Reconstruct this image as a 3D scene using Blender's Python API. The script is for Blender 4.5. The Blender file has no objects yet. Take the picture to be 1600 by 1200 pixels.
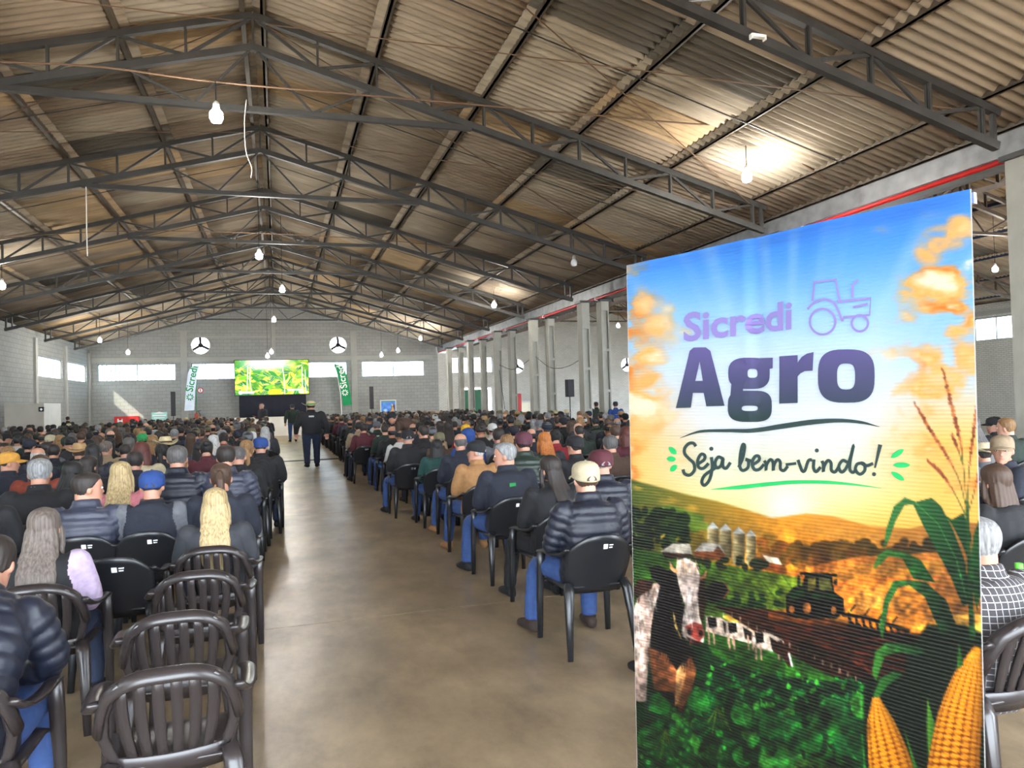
import bpy, bmesh, math, random
import numpy as np
from mathutils import Vector, Matrix, kdtree
random.seed(7)
rng = np.random.default_rng(7)
SC = bpy.context.scene
C = SC.collection
PI = math.pi

# ------------------------------------------------------------------ camera
FPX, YAW, PITCH, ROLL, EYE = 1153.0, 0.30807, 0.02141, 0.02937, 1.7
_f = np.array([math.sin(YAW)*math.cos(PITCH), math.cos(YAW)*math.cos(PITCH), math.sin(PITCH)])
_r = np.array([math.cos(YAW), -math.sin(YAW), 0.0])
_u = np.cross(_r, _f)
_r2 = math.cos(ROLL)*_r - math.sin(ROLL)*_u
_u2 = math.cos(ROLL)*_u + math.sin(ROLL)*_r
CAMM = np.array([_r2, -_u2, _f])
cd = bpy.data.cameras.new('camera')
cam = bpy.data.objects.new('camera', cd)
C.objects.link(cam)
cam.matrix_world = Matrix(((_r2[0], _u2[0], -_f[0], 0), (_r2[1], _u2[1], -_f[1], 0), (_r2[2], _u2[2], -_f[2], EYE), (0, 0, 0, 1)))
cd.sensor_width = 36.0
cd.lens = FPX/1600*36
cd.clip_start = 0.05
cd.clip_end = 400
SC.camera = cam

# ------------------------------------------------------------------ sky, sun, exposure
w = bpy.data.worlds.new('sky')
SC.world = w
w.use_nodes = True
bg = w.node_tree.nodes['Background']
bg.inputs[0].default_value = (0.80, 0.90, 1.0, 1)
bg.inputs[1].default_value = 6.0
sd = bpy.data.lights.new('sun', 'SUN')
sd.energy = 14
sd.angle = 0.009
sd.color = (1.0, 0.86, 0.66)
sun = bpy.data.objects.new('sun', sd)
C.objects.link(sun)
sun.rotation_euler = Vector((0.72, 0.42, -0.72)).to_track_quat('-Z', 'Y').to_euler()
sun.location = (-40, -20, 40)
SC.view_settings.view_transform = 'Standard'
SC.view_settings.look = 'None'
SC.view_settings.gamma = 1.0
SC.view_settings.use_curve_mapping = False
SC.view_settings.exposure = 1.88
SC.cycles.use_denoising = True
SC.cycles.denoising_prefilter = 'FAST'
SC.cycles.max_bounces = 8
SC.cycles.diffuse_bounces = 5
SC.cycles.glossy_bounces = 4
SC.cycles.sample_clamp_indirect = 8.0

def ray(x, y):
    return CAMM.T @ np.array([(x-800)/FPX, (y-600)/FPX, 1.0])
def at_z(x, y, z):
    d = ray(x, y); return Vector(np.array([0, 0, EYE]) + d*(z-EYE)/d[2])
def at_y(x, y, Y):
    d = ray(x, y); return Vector(np.array([0, 0, EYE]) + d*Y/d[1])
def to_px(p):
    c = CAMM @ np.array([p[0], p[1], p[2]-EYE])
    return (800+FPX*c[0]/c[2], 600+FPX*c[1]/c[2], c[2])
# ------------------------------------------------------------------ mesh helpers
class MB:
    """collects boxes, tubes, lofts; build() links them as one mesh object"""
    def __init__(s): s.v = []; s.f = []; s.m = []
    def add(s, vs, fs, mi=0):
        o = len(s.v)
        s.v.extend([tuple(p) for p in vs])
        for f in fs: s.f.append(tuple(i+o for i in f)); s.m.append(mi)
    def box(s, lo, hi, mi=0, M=None):
        x0, y0, z0 = lo; x1, y1, z1 = hi
        vs = [Vector(p) for p in ((x0,y0,z0),(x1,y0,z0),(x1,y1,z0),(x0,y1,z0),(x0,y0,z1),(x1,y0,z1),(x1,y1,z1),(x0,y1,z1))]
        if M is not None: vs = [M @ p for p in vs]
        s.add(vs, [(0,3,2,1),(4,5,6,7),(0,1,5,4),(1,2,6,5),(2,3,7,6),(3,0,4,7)], mi)
    def bar(s, a, b, w, h, up=(0,0,1), mi=0):
        a = Vector(a); b = Vector(b); d = b-a; L = d.length; d.normalize()
        x = d.cross(Vector(up))
        if x.length < 1e-4: x = d.cross(Vector((0,1,0)))
        x.normalize(); z = x.cross(d)
        vs = [p + x*sx*w/2 + z*sz*h/2 for p in (a, b) for sx, sz in ((-1,-1),(1,-1),(1,1),(-1,1))]
        s.add(vs, [(0,1,2,3),(7,6,5,4),(0,4,5,1),(1,5,6,2),(2,6,7,3),(3,7,4,0)], mi)
    def loft(s, rings, n=12, mi=0, caps=True, e=2.0):
        """rings: (center, U, V) vectors incl. radii"""
        vs = []
        for c, U, V in rings:
            c = Vector(c); U = Vector(U); V = Vector(V)
            for k in range(n):
                a = 2*PI*k/n; ca, sa = math.cos(a), math.sin(a)
                if e != 2.0:
                    ca = math.copysign(abs(ca)**(2/e), ca); sa = math.copysign(abs(sa)**(2/e), sa)
                vs.append(c + U*ca + V*sa)
        fs = []
        m = len(rings)
        for i in range(m-1):
            for k in range(n):
                k2 = (k+1) % n
                fs.append((i*n+k, i*n+k2, (i+1)*n+k2, (i+1)*n+k))
        if caps:
            fs.append(tuple(range(n-1, -1, -1))); fs.append(tuple((m-1)*n+k for k in range(n)))
        s.add(vs, fs, mi)
    def tube(s, pts, rad, n=8, mi=0, flat=1.0, ref=None, caps=True, e=2.0):
        pts = [Vector(p) for p in pts]
        if not hasattr(rad, '__len__'): rad = [rad]*len(pts)
        rings = []; x = None
        for i, p in enumerate(pts):
            d = (pts[min(i+1, len(pts)-1)] - pts[max(i-1, 0)]).normalized()
            if x is None:
                r = Vector(ref) if ref else (Vector((1,0,0)) if abs(d.x) < .8 else Vector((0,1,0)))
                x = r
            x = (x - d*x.dot(d))
            if x.length < 1e-5: x = d.orthogonal()
            x.normalize(); y = d.cross(x)
            rings.append((p, x*rad[i], y*rad[i]*flat))
        s.loft(rings, n, mi, caps, e)
    def ellipsoid(s, c, r, n=12, m=8, mi=0, M=None):
        c = Vector(c); rings = []
        for j in range(m+1):
            t = -PI/2 + PI*j/m
            q = max(math.cos(t), 0.02)
            rings.append((c+Vector((0,0,r[2]*math.sin(t))), Vector((r[0]*q,0,0)), Vector((0,r[1]*q,0))))
        o = len(s.v); s.loft(rings, n, mi)
        if M is not None:
            for i in range(o, len(s.v)): s.v[i] = tuple(M @ Vector(s.v[i]))
    def prism(s, pts, d, mi=0):
        """flat outline pts (3D, CCW seen from +d) extruded by -d"""
        n = len(pts); P = [Vector(p) for p in pts]; D = Vector(d)
        vs = P + [p - D for p in P]
        fs = [tuple(range(n)), tuple(range(2*n-1, n-1, -1))]
        for k in range(n):
            k2 = (k+1) % n; fs.append((k, n+k, n+k2, k2))
        s.add(vs, fs, mi)
    def mesh(s, name, mats=(), smooth=False):
        me = bpy.data.meshes.new(name)
        me.from_pydata(s.v, [], s.f)
        for m in mats: me.materials.append(m)
        if any(s.m): me.polygons.foreach_set('material_index', s.m)
        if smooth: me.polygons.foreach_set('use_smooth', [True]*len(me.polygons))
        me.update()
        return me
    def build(s, name, mats, parent=None, smooth=False, loc=None):
        if not isinstance(mats, (list, tuple)): mats = [mats]
        return obj(name, s.mesh(name, mats, smooth), parent, loc)

def obj(name, me, parent=None, loc=None, rot=None, scale=None):
    o = bpy.data.objects.new(name, me)
    C.objects.link(o)
    if parent is not None: o.parent = parent
    if loc is not None: o.location = loc
    if rot is not None: o.rotation_euler = rot
    if scale is not None: o.scale = (scale,)*3 if not hasattr(scale, '__len__') else scale
    return o
def tag(o, label=None, cat=None, group=None, kind=None):
    if label: o['label'] = label
    if cat: o['category'] = cat
    if group: o['group'] = group
    if kind: o['kind'] = kind
    return o
def empty(name, loc=(0,0,0), rz=0.0, parent=None):
    o = bpy.data.objects.new(name, None); C.objects.link(o)
    o.location = loc; o.rotation_euler = (0, 0, rz); o.empty_display_size = .1
    if parent is not None: o.parent = parent
    return o
def copy_tree(o, parent=None):
    c = o.copy(); C.objects.link(c)
    if parent is not None:
        c.parent = parent; c.matrix_parent_inverse = o.matrix_parent_inverse
    for ch in list(o.children): copy_tree(ch, c)
    return c
def kill(o):
    for ch in list(o.children): kill(ch)
    bpy.data.objects.remove(o)
ORD = 'zeroth first second third fourth fifth sixth seventh eighth ninth tenth eleventh twelfth thirteenth fourteenth fifteenth sixteenth seventeenth eighteenth nineteenth twentieth'.split()
def ordw(n):
    if n <= 20: return ORD[n]
    t = {2:'twenty', 3:'thirty', 4:'forty'}[n//10]
    return t + '-' + ORD[n % 10] if n % 10 else {30:'thirtieth', 40:'fortieth'}[n]

def modified(me, mods):
    """mesh after modifiers (type, {attr: value})"""
    o = bpy.data.objects.new('tmp', me); C.objects.link(o)
    for t, kw in mods:
        m = o.modifiers.new(t, t)
        for k, val in kw.items(): setattr(m, k, val)
    dg = bpy.context.evaluated_depsgraph_get()
    r = bpy.data.meshes.new_from_object(o.evaluated_get(dg))
    bpy.data.objects.remove(o)
    return r
def smooth(me):
    me.polygons.foreach_set('use_smooth', [True]*len(me.polygons)); return me

# ------------------------------------------------------------------ materials
def srgb(r, g, b):
    return tuple(((c/255/12.92) if c <= 10 else ((c/255+0.055)/1.055)**2.4) for c in (r, g, b))
MATS = {}
def mat(name, col, rough=.6, metal=0.0, var=0.0, scale=8.0, bump=0.0, bscale=60.0, emit=None, estr=0.0, spec=.5, stretch=None, trans=0.0):
    """principled; var = tone variation by noise, bump = fine relief"""
    if name in MATS: return MATS[name]
    m = bpy.data.materials.new(name); m.use_nodes = True
    nt = m.node_tree; p = nt.nodes['Principled BSDF']
    p.inputs['Base Color'].default_value = (*col, 1); p.inputs['Roughness'].default_value = rough
    p.inputs['Metallic'].default_value = metal; p.inputs['Specular IOR Level'].default_value = spec
    if emit: p.inputs['Emission Color'].default_value = (*emit, 1); p.inputs['Emission Strength'].default_value = estr
    if trans: p.inputs['Transmission Weight'].default_value = trans
    if var or bump:
        tc = nt.nodes.new('ShaderNodeTexCoord'); mp = nt.nodes.new('ShaderNodeMapping')
        nt.links.new(tc.outputs['Object'], mp.inputs[0])
        if stretch: mp.inputs['Scale'].default_value = stretch
    if var:
        n = nt.nodes.new('ShaderNodeTexNoise'); n.inputs['Scale'].default_value = scale; n.inputs['Detail'].default_value = 5
        nt.links.new(mp.outputs[0], n.inputs[0])
        r = nt.nodes.new('ShaderNodeValToRGB')
        r.color_ramp.elements[0].position = .3; r.color_ramp.elements[1].position = .7
        r.color_ramp.elements[0].color = (*[c*(1-var) for c in col], 1)
        r.color_ramp.elements[1].color = (*[min(1, c*(1+var)) for c in col], 1)
        nt.links.new(n.outputs[0], r.inputs[0]); nt.links.new(r.outputs[0], p.inputs['Base Color'])
    if bump:
        n2 = nt.nodes.new('ShaderNodeTexNoise'); n2.inputs['Scale'].default_value = bscale; n2.inputs['Detail'].default_value = 4
        nt.links.new(mp.outputs[0], n2.inputs[0])
        b = nt.nodes.new('ShaderNodeBump'); b.inputs['Strength'].default_value = bump; b.inputs['Distance'].default_value = .02
        nt.links.new(n2.outputs[0], b.inputs['Height']); nt.links.new(b.outputs[0], p.inputs['Normal'])
    MATS[name] = m
    return m
def block_wall(name, col, mortar, bw=.40, bh=.20, axis='X', rough=.75):
    """painted block masonry: joints as fine relief, slightly darker"""
    m = bpy.data.materials.new(name); m.use_nodes = True; nt = m.node_tree; p = nt.nodes['Principled BSDF']
    p.inputs['Roughness'].default_value = rough
    g = nt.nodes.new('ShaderNodeNewGeometry'); sx = nt.nodes.new('ShaderNodeSeparateXYZ'); cx = nt.nodes.new('ShaderNodeCombineXYZ')
    nt.links.new(g.outputs['Position'], sx.inputs[0])
    nt.links.new(sx.outputs[0 if axis == 'X' else 1], cx.inputs[0]); nt.links.new(sx.outputs[2], cx.inputs[1])
    b = nt.nodes.new('ShaderNodeTexBrick'); b.inputs['Scale'].default_value = 1.0
    b.inputs['Brick Width'].default_value = bw; b.inputs['Row Height'].default_value = bh; b.inputs['Mortar Size'].default_value = .011
    b.inputs['Mortar Smooth'].default_value = .3
    b.inputs['Color1'].default_value = (*col, 1); b.inputs['Color2'].default_value = (*[c*.9 for c in col], 1); b.inputs['Mortar'].default_value = (*mortar, 1)
    nt.links.new(cx.outputs[0], b.inputs[0])
    n = nt.nodes.new('ShaderNodeTexNoise'); n.inputs['Scale'].default_value = .6; n.inputs['Detail'].default_value = 6
    nt.links.new(cx.outputs[0], n.inputs[0])
    mx = nt.nodes.new('ShaderNodeMix'); mx.data_type = 'RGBA'; mx.blend_type = 'MULTIPLY'; mx.inputs[0].default_value = .35
    nt.links.new(b.outputs[0], mx.inputs[6]); nt.links.new(n.outputs[0], mx.inputs[7]); nt.links.new(mx.outputs[2], p.inputs['Base Color'])
    bp = nt.nodes.new('ShaderNodeBump'); bp.invert = True; bp.inputs['Strength'].default_value = .6; bp.inputs['Distance'].default_value = .01
    nt.links.new(b.outputs['Fac'], bp.inputs['Height']); nt.links.new(bp.outputs[0], p.inputs['Normal'])
    return m
def vcol_mat(name, rough=.6, emit=0.0, spec=.5, attr='Col'):
    m = bpy.data.materials.new(name); m.use_nodes = True; nt = m.node_tree; p = nt.nodes['Principled BSDF']
    a = nt.nodes.new('ShaderNodeVertexColor'); a.layer_name = attr
    nt.links.new(a.outputs[0], p.inputs['Base Color']); p.inputs['Roughness'].default_value = rough; p.inputs['Specular IOR Level'].default_value = spec
    if emit:
        nt.links.new(a.outputs[0], p.inputs['Emission Color']); p.inputs['Emission Strength'].default_value = emit
    return m
STEEL = mat('dark_steel', srgb(54, 53, 51), .55, .1, .25, 3)
STEEL2 = mat('blue_steel', srgb(40, 52, 84), .5, .3, .2, 3)
WHITEP = mat('white_paint', srgb(206, 206, 202), .6, 0, .06, 2)
CONC = mat('column_concrete', srgb(154, 152, 142), .8, 0, .08, 2.5, .2, 40)
BLACKP = mat('black_plastic', (.012, .012, .014), .35)
BLACKM = mat('matt_black', (.012, .013, .018), .8)
GALV = mat('galvanised_metal', (.20, .205, .21), .5, .25, .25, 4)
REDP = mat('red_paint', srgb(186, 30, 28), .45)
WOODY = mat('beige_board', srgb(176, 170, 158), .7, 0, .05, 2)
GREENP = mat('green_paint', srgb(20, 96, 62), .5)
WHITEE = mat('white_plastic', (.85, .85, .85), .5)
# ------------------------------------------------------------------ the hall: dimensions
RX, WH, RZ, SL = -0.25, 9.9, 8.0, 0.274       # ridge x, half width, ridge height of the top chord, slope
XL, XR, YB, YF = RX-WH, RX+WH, 47.2, -5.0
RX2 = RX + 2*WH + .75                         # ridge of the neighbouring nave
XR2 = RX2 + WH
TY = [7.4 + 5.0*k for k in range(8)]
PUR = [0.14, 1.96, 3.82, 5.62, 7.48, 9.3]
EAVE = 10.12
ROOF_LIFT = .17

# floor: cast slabs with open joints on a dark bed
fl = MB(); fl.box((XL-30, YF-30, -.12), (XR2+30, YB+.3, -.02))
floor = tag(fl.build('floor', mat('bare_ground', srgb(120, 108, 92), .9)), kind='structure')
def floor_mat():
    m = bpy.data.materials.new('polished_concrete'); m.use_nodes = True; nt = m.node_tree; p = nt.nodes['Principled BSDF']
    tc = nt.nodes.new('ShaderNodeTexCoord')
    def noise(sc, det, stretch=(1, 1, 1), ro=.55):
        n = nt.nodes.new('ShaderNodeTexNoise'); n.inputs['Scale'].default_value = sc; n.inputs['Detail'].default_value = det; n.inputs['Roughness'].default_value = ro
        mp = nt.nodes.new('ShaderNodeMapping'); nt.links.new(tc.outputs['Object'], mp.inputs[0]); mp.inputs['Scale'].default_value = stretch
        nt.links.new(mp.outputs[0], n.inputs[0]); return n
    def ramp(src, stops):
        r = nt.nodes.new('ShaderNodeValToRGB'); r.color_ramp.interpolation = 'B_SPLINE'
        r.color_ramp.elements[0].position = stops[0][0]; r.color_ramp.elements[0].color = (*srgb(*stops[0][1]), 1)
        r.color_ramp.elements[1].position = stops[1][0]; r.color_ramp.elements[1].color = (*srgb(*stops[1][1]), 1)
        nt.links.new(src.outputs[0], r.inputs[0]); return r
    a = ramp(noise(.5, 3), ((.2, (120, 104, 83)), (.8, (194, 174, 145))))
    b = ramp(noise(2.6, 8, (1, .55, 1), .7), ((.33, (104, 96, 86)), (.66, (255, 250, 240))))
    mx = nt.nodes.new('ShaderNodeMix'); mx.data_type = 'RGBA'; mx.blend_type = 'MULTIPLY'; mx.inputs[0].default_value = .75
    nt.links.new(a.outputs[0], mx.inputs[6]); nt.links.new(b.outputs[0], mx.inputs[7]); nt.links.new(mx.outputs[2], p.inputs['Base Color'])
    rr = nt.nodes.new('ShaderNodeMapRange'); rr.inputs[1].default_value = .2; rr.inputs[2].default_value = .8; rr.inputs[3].default_value = .285; rr.inputs[4].default_value = .42
    nt.links.new(noise(1.1, 4).outputs[0], rr.inputs[0]); nt.links.new(rr.outputs[0], p.inputs['Roughness'])
    bp = nt.nodes.new('ShaderNodeBump'); bp.inputs['Strength'].default_value = .12; bp.inputs['Distance'].default_value = .01
    nt.links.new(noise(7, 3, (1, .6, 1)).outputs[0], bp.inputs['Height']); nt.links.new(bp.outputs[0], p.inputs['Normal'])
    p.inputs['Specular IOR Level'].default_value = .5
    return m
FLOORM = floor_mat()
jx = [XL-.3, -5.2, -.185, 4.9, XR, 15.5, 20.5, 25.5, XR2+.3]
jy = [-6, 0, 6, 12, 18, 23.85, 30, 36, 42, YB+.3]
for i in range(len(jx)-1):
    for j in range(len(jy)-1):
        s = MB(); g = .006
        s.box((jx[i]+g, jy[j]+g, -.025), (jx[i+1]-g, jy[j+1]-g, 0))
        s.build('floor_slab', FLOORM, floor)

# ------------------------------------------------------------------ walls
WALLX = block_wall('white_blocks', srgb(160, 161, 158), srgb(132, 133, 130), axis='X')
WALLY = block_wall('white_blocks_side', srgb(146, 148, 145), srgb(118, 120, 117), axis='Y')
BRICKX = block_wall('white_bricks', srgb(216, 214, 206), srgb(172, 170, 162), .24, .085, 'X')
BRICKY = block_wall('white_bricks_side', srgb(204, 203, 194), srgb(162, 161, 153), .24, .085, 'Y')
def cut(me, cutters):
    o = bpy.data.objects.new('tmpw', me); C.objects.link(o); cs = []
    for cm in cutters:
        c = bpy.data.objects.new('tmpc', cm); C.objects.link(c); cs.append(c)
        b = o.modifiers.new('b', 'BOOLEAN'); b.operation = 'DIFFERENCE'; b.solver = 'EXACT'; b.object = c
    r = bpy.data.meshes.new_from_object(o.evaluated_get(bpy.context.evaluated_depsgraph_get()))
    for c in cs: bpy.data.objects.remove(c)
    bpy.data.objects.remove(o)
    return r
def cbox(lo, hi):
    b = MB(); b.box(lo, hi); return b.mesh('c')
def ccyl(x, z, r, y0, y1):
    b = MB(); b.loft([((x, y0, z), (0,0,r), (r,0,0)), ((x, y1, z), (0,0,r), (r,0,0))], 40); return b.mesh('c')
def gable(x0, x1, rx, y0, y1):
    b = MB(); e = RZ - SL*(x1-rx)
    b.prism([(x0, y0, 0), (x1, y0, 0), (x1, y0, RZ-SL*abs(x1-rx)+.17), (rx, y0, RZ+.17), (x0, y0, RZ-SL*abs(x0-rx)+.17)], (0, -(y1-y0), 0)); return b.mesh('g')
WZ0, WZ1 = 3.42, 4.40
BW = [(-9.75, -5.65), (-4.8, 4.2), (5.1, 9.1)]
FANS = [(-4.28, 5.47), (3.68, 5.45)]
FANS2 = [(15.4, 3.95), (23.6, 3.93)]
BW2 = [(10.85, 13.7)]
wb = cut(gable(XL, XR+.35, RX, YB, YB+.2), [cbox((a, YB-.5, WZ0), (b, YB+.7, WZ1)) for a, b in BW] + [ccyl(x, z, .5, YB-.5, YB+.7) for x, z in FANS])
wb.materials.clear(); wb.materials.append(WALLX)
wall_back = tag(obj('wall_back', wb), kind='structure')
wb2 = cut(gable(XR+.35, XR2, RX2, YB, YB+.2), [cbox((a, YB-.5, 3.55), (b, YB+.7, 4.6)) for a, b in BW2] + [ccyl(x, z, .47, YB-.5, YB+.7) for x, z in FANS2] + [cbox((11.55, YB-.5, -.1), (13.55, YB+.7, 2.55))])
wb2.materials.clear(); wb2.materials.append(BRICKX)
wall_back2 = tag(obj('wall_back_nave', wb2), kind='structure')
LW = [(37.55, 41.65), (42.55, 46.5), (-4.5, -.6), (.5, 4.6), (5.6, 9.6), (10.6, 14.6), (15.6, 19.6)]
b = MB(); b.box((XL-.2, YF, 0), (XL, YB, 5.36))
wl = cut(b.mesh('w'), [cbox((XL-.6, a, 3.36), (XL+.5, c, 4.32)) for a, c in LW])
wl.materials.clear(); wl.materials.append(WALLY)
wall_left = tag(obj('wall_left', wl), kind='structure')
RW = [(13, 17.5), (18.3, 22.4), (23.45, 27.6), (28.5, 32.5), (33.5, 37.5), (38.5, 42.5)]
b = MB(); b.box((XR2, YF, 0), (XR2+.2, YB, 5.36))
wr = cut(b.mesh('w'), [cbox((XR2-.6, a, 3.72), (XR2+.5, c, 4.75)) for a, c in RW] + [cbox((XR2-.6, a, -.1), (XR2+.5, c, 3.4)) for a, c in ((28.8, 32.8), (34.2, 38.2), (39.6, 43.6))])  # floor-level openings are added, out of view, to let daylight into the nave
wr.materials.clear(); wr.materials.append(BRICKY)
wall_right = tag(obj('wall_right', wr), kind='structure')

# windows: steel frame, bars, panes of ribbed translucent sheet
FRAME = mat('window_steel', srgb(120, 128, 130), .5, .4)
PANE = bpy.data.materials.new('frosted_pane'); PANE.use_nodes = True
_nt = PANE.node_tree; _p = _nt.nodes['Principled BSDF']; _nt.nodes.remove(_p)
_tr = _nt.nodes.new('ShaderNodeBsdfTransparent'); _tr.inputs[0].default_value = (.72, .76, .77, 1)
_tl = _nt.nodes.new('ShaderNodeBsdfTranslucent'); _tl.inputs[0].default_value = (.85, .92, .92, 1)
_gl = _nt.nodes.new('ShaderNodeBsdfGlossy'); _gl.inputs['Roughness'].default_value = .1
_m1 = _nt.nodes.new('ShaderNodeMixShader'); _m1.inputs[0].default_value = .25
_m2 = _nt.nodes.new('ShaderNodeMixShader'); _m2.inputs[0].default_value = .06
_nt.links.new(_tr.outputs[0], _m1.inputs[1]); _nt.links.new(_tl.outputs[0], _m1.inputs[2])
_nt.links.new(_m1.outputs[0], _m2.inputs[1]); _nt.links.new(_gl.outputs[0], _m2.inputs[2])
_nt.links.new(_m2.outputs[0], _nt.nodes['Material Output'].inputs[0])
WN = [0]
def window(axis, fix, a, b, z0, z1, bars=6, panes=True):
    WN[0] += 1
    w = tag(empty('window_%d' % WN[0], (0, 0, 0)), kind='structure')
    def P(t, z, d=0.0):
        return (t, fix+d, z) if axis == 'X' else (fix+d, t, z)
    up = (0, 1, 0) if axis == 'X' else (1, 0, 0)
    fr = MB(); t = .05
    fr.bar(P(a, z0+t/2), P(b, z0+t/2), .06, t); fr.bar(P(a, z1-t/2), P(b, z1-t/2), .06, t)
    fr.bar(P(a+t/2, z0), P(a+t/2, z1), t, .06, up); fr.bar(P(b-t/2, z0), P(b-t/2, z1), t, .06, up)
    fr.build('window_frame', FRAME, w)
    for k in range(1, bars):
        m = MB(); x = a+(b-a)*k/bars; m.bar(P(x, z0), P(x, z1), .07 if k == bars//2 else .045, .03, up); m.build('window_bar', FRAME, w)
    if panes:
        for k in range(bars):
            m = MB(); x0 = a+(b-a)*k/bars+.01; x1 = a+(b-a)*(k+1)/bars-.01
            m.bar(P((x0+x1)/2, z0+.03, .02), P((x0+x1)/2, z1-.03, .02), x1-x0, .006, up); m.build('pane', PANE, w)
    return w
window('X', YB+.1, *BW[0], WZ0, WZ1, 18)
window('X', YB+.1, *BW[1], WZ0, WZ1, 12)
window('X', YB+.1, *BW[2], WZ0, WZ1, 4)
window('X', YB+.1, *BW2[0], 3.55, 4.6, 4)
for k, (a, c) in enumerate(LW): window('Y', XL-.1, a, c, 3.36, 4.32, 4)
for k, (a, c) in enumerate(RW): window('Y', XR2+.1, a, c, 3.72, 4.75, 4)

# pilasters, ring beams on the stage wall
def trim(n, lo, hi, m):
    t = MB(); t.box(lo, hi); return tag(t.build('trim_%d' % n, m), kind='structure')
PAINTC = mat('painted_concrete', srgb(154, 153, 148), .75, 0, .06, 1.5, .15, 30)
for n, x in enumerate((-5.2, 4.63)): trim(1+n, (x-.18, YB-.09, 0), (x+.18, YB-.002, 6.3), PAINTC)
trim(3, (XL, YB-.06, 4.52), (XR, YB-.002, 4.76), PAINTC)
trim(4, (-5.0, YB-.04, 5.92), (4.4, YB-.002, 6.02), PAINTC)
trim(5, (-.35, YB-.07, 4.77), (-.05, YB-.002, 7.6), PAINTC)
for n, y in enumerate((32.2, 37.25, 42.1, 47.0)): trim(6+n, (XL+.002, y-.16, 0), (XL+.10, y+.16, 5.05), PAINTC)
trim(10, (XR2-.08, 22.7, 0), (XR2-.002, 23.2, 5.0), PAINTC)
trim(11, (XR2-.05, YF, 4.85), (XR2-.002, YB-.1, 5.05), PAINTC)
# rear gate wall: the hall is open behind the photographer
gw = MB(); gw.box((XL, YF-.2, 0), (-8.6, YF, 5.1)); gw.box((8.6, YF-.2, 0), (11.4, YF, 5.1)); gw.box((-8.6, YF-.2, 4.8), (8.6, YF, 5.1)); gw.box((11.4, YF-.2, 4.8), (XR2-1.3, YF, 5.1)); gw.box((XR2-1.3, YF-.2, 0), (XR2, YF, 5.1))
gw.prism([(XL, YF, 5.1), (XR, YF, 5.1), (RX, YF, RZ)][::1], (0, .2, 0))
tag(gw.build('wall_front', WALLX), kind='structure')

# ------------------------------------------------------------------ roof: corrugated sheets on purlins
ceiling = tag(empty('ceiling', (0, 0, 0)), kind='structure')
SHEETS = []
for k, (c, v) in enumerate((((150, 136, 118), .24), ((140, 124, 106), .26), ((158, 146, 128), .22), ((92, 86, 76), .2), ((164, 140, 108), .24))):
    SHEETS.append(mat('fibre_cement_%d' % k, srgb(*c), .9, 0, v, 1.6, .25, 30, stretch=(.6, 3.5, 1)))
def sheet_mesh(L, W=1.06, waves=6, seg=6, t=.010):
    n = waves*seg; vs = []; fs = []
    for u in (0, L):
        for s in (0, -t):
            for k in range(n+1):
                y = W*k/n; vs.append((u, y, (.030 if True else 0)*math.sin(2*PI*waves*k/n) + s))
    N = n+1
    for k in range(n):
        fs.append((k, 2*N+k, 2*N+k+1, k+1)); fs.append((N+k, N+k+1, 3*N+k+1, 3*N+k))
        fs.append((k, k+1, N+k+1, N+k)); fs.append((2*N+k, 3*N+k, 3*N+k+1, 2*N+k+1))
    m = MB(); m.add(vs, fs); me = m.mesh('roof_sheet', [SHEETS[0]]); return smooth(me)
ANG = math.atan(SL); CA = math.cos(ANG)
edges = PUR + [9.74]
edges[0] = 0.0
cand = []
for nave, rx in ((0, RX), (1, RX2)):
    for side in (1, -1):
        for r in range(len(edges)-2 if True else 0):
            pass
        rows = [(edges[i], edges[i+1]) for i in range(len(edges)-1)]
        rows[-2] = (edges[-3], edges[-1]+(.46 if nave == 0 or side == 1 else 0)); rows.pop()
        for r, (a, c) in enumerate(rows):
            y = 2.2 if nave == 0 else 6.0
            while y < YB+.3:
                cx = rx+side*(a+c)/2; cz = RZ+ROOF_LIFT-SL*(a+c)/2
                q = to_px((cx, y+.5, cz)); vis = q[2] > 0 and -150 < q[0] < 1750 and q[1] > -150
                cand.append((math.dist((cx, y, cz), (0, 0, EYE)) + (0 if vis else 200) + nave*60, nave, side, r, a, c, y, rx))
                y += 1.04
cand.sort(key=lambda t: t[0])
smesh = {}
far = MB()
for i, (d, nave, side, r, a, c, y, rx) in enumerate(cand):
    L = (c-a)/CA + (.19 if r else .04)
    key = (round(L, 3))
    if key not in smesh: smesh[key] = sheet_mesh(L)
    me = smesh[key]
    a0 = a-(.15 if r else 0)
    M = Matrix.Translation((rx+side*a0, y if side == 1 else y+1.06, RZ+ROOF_LIFT-SL*a0 + .020*(4-r)-.04 + random.uniform(-.004, .004))) @ Matrix.Rotation(0 if side == 1 else PI, 4, 'Z') @ Matrix.Rotation(ANG, 4, 'Y')
    mi = random.choices(range(5), (5, 4, 4, 1, 2))[0]
    if d < 200 and i < 300:
        o = obj('roof_sheet', me, ceiling); o.matrix_local = M
        o.material_slots[0].link = 'OBJECT'; o.material_slots[0].material = SHEETS[mi]
    else:
        vs = [M @ v.co for v in me.vertices]; far.add(vs, [tuple(p.vertices) for p in me.polygons], mi)
o = far.build('far_roof_sheets', SHEETS, ceiling, True); tag(o, kind='stuff')
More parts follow.
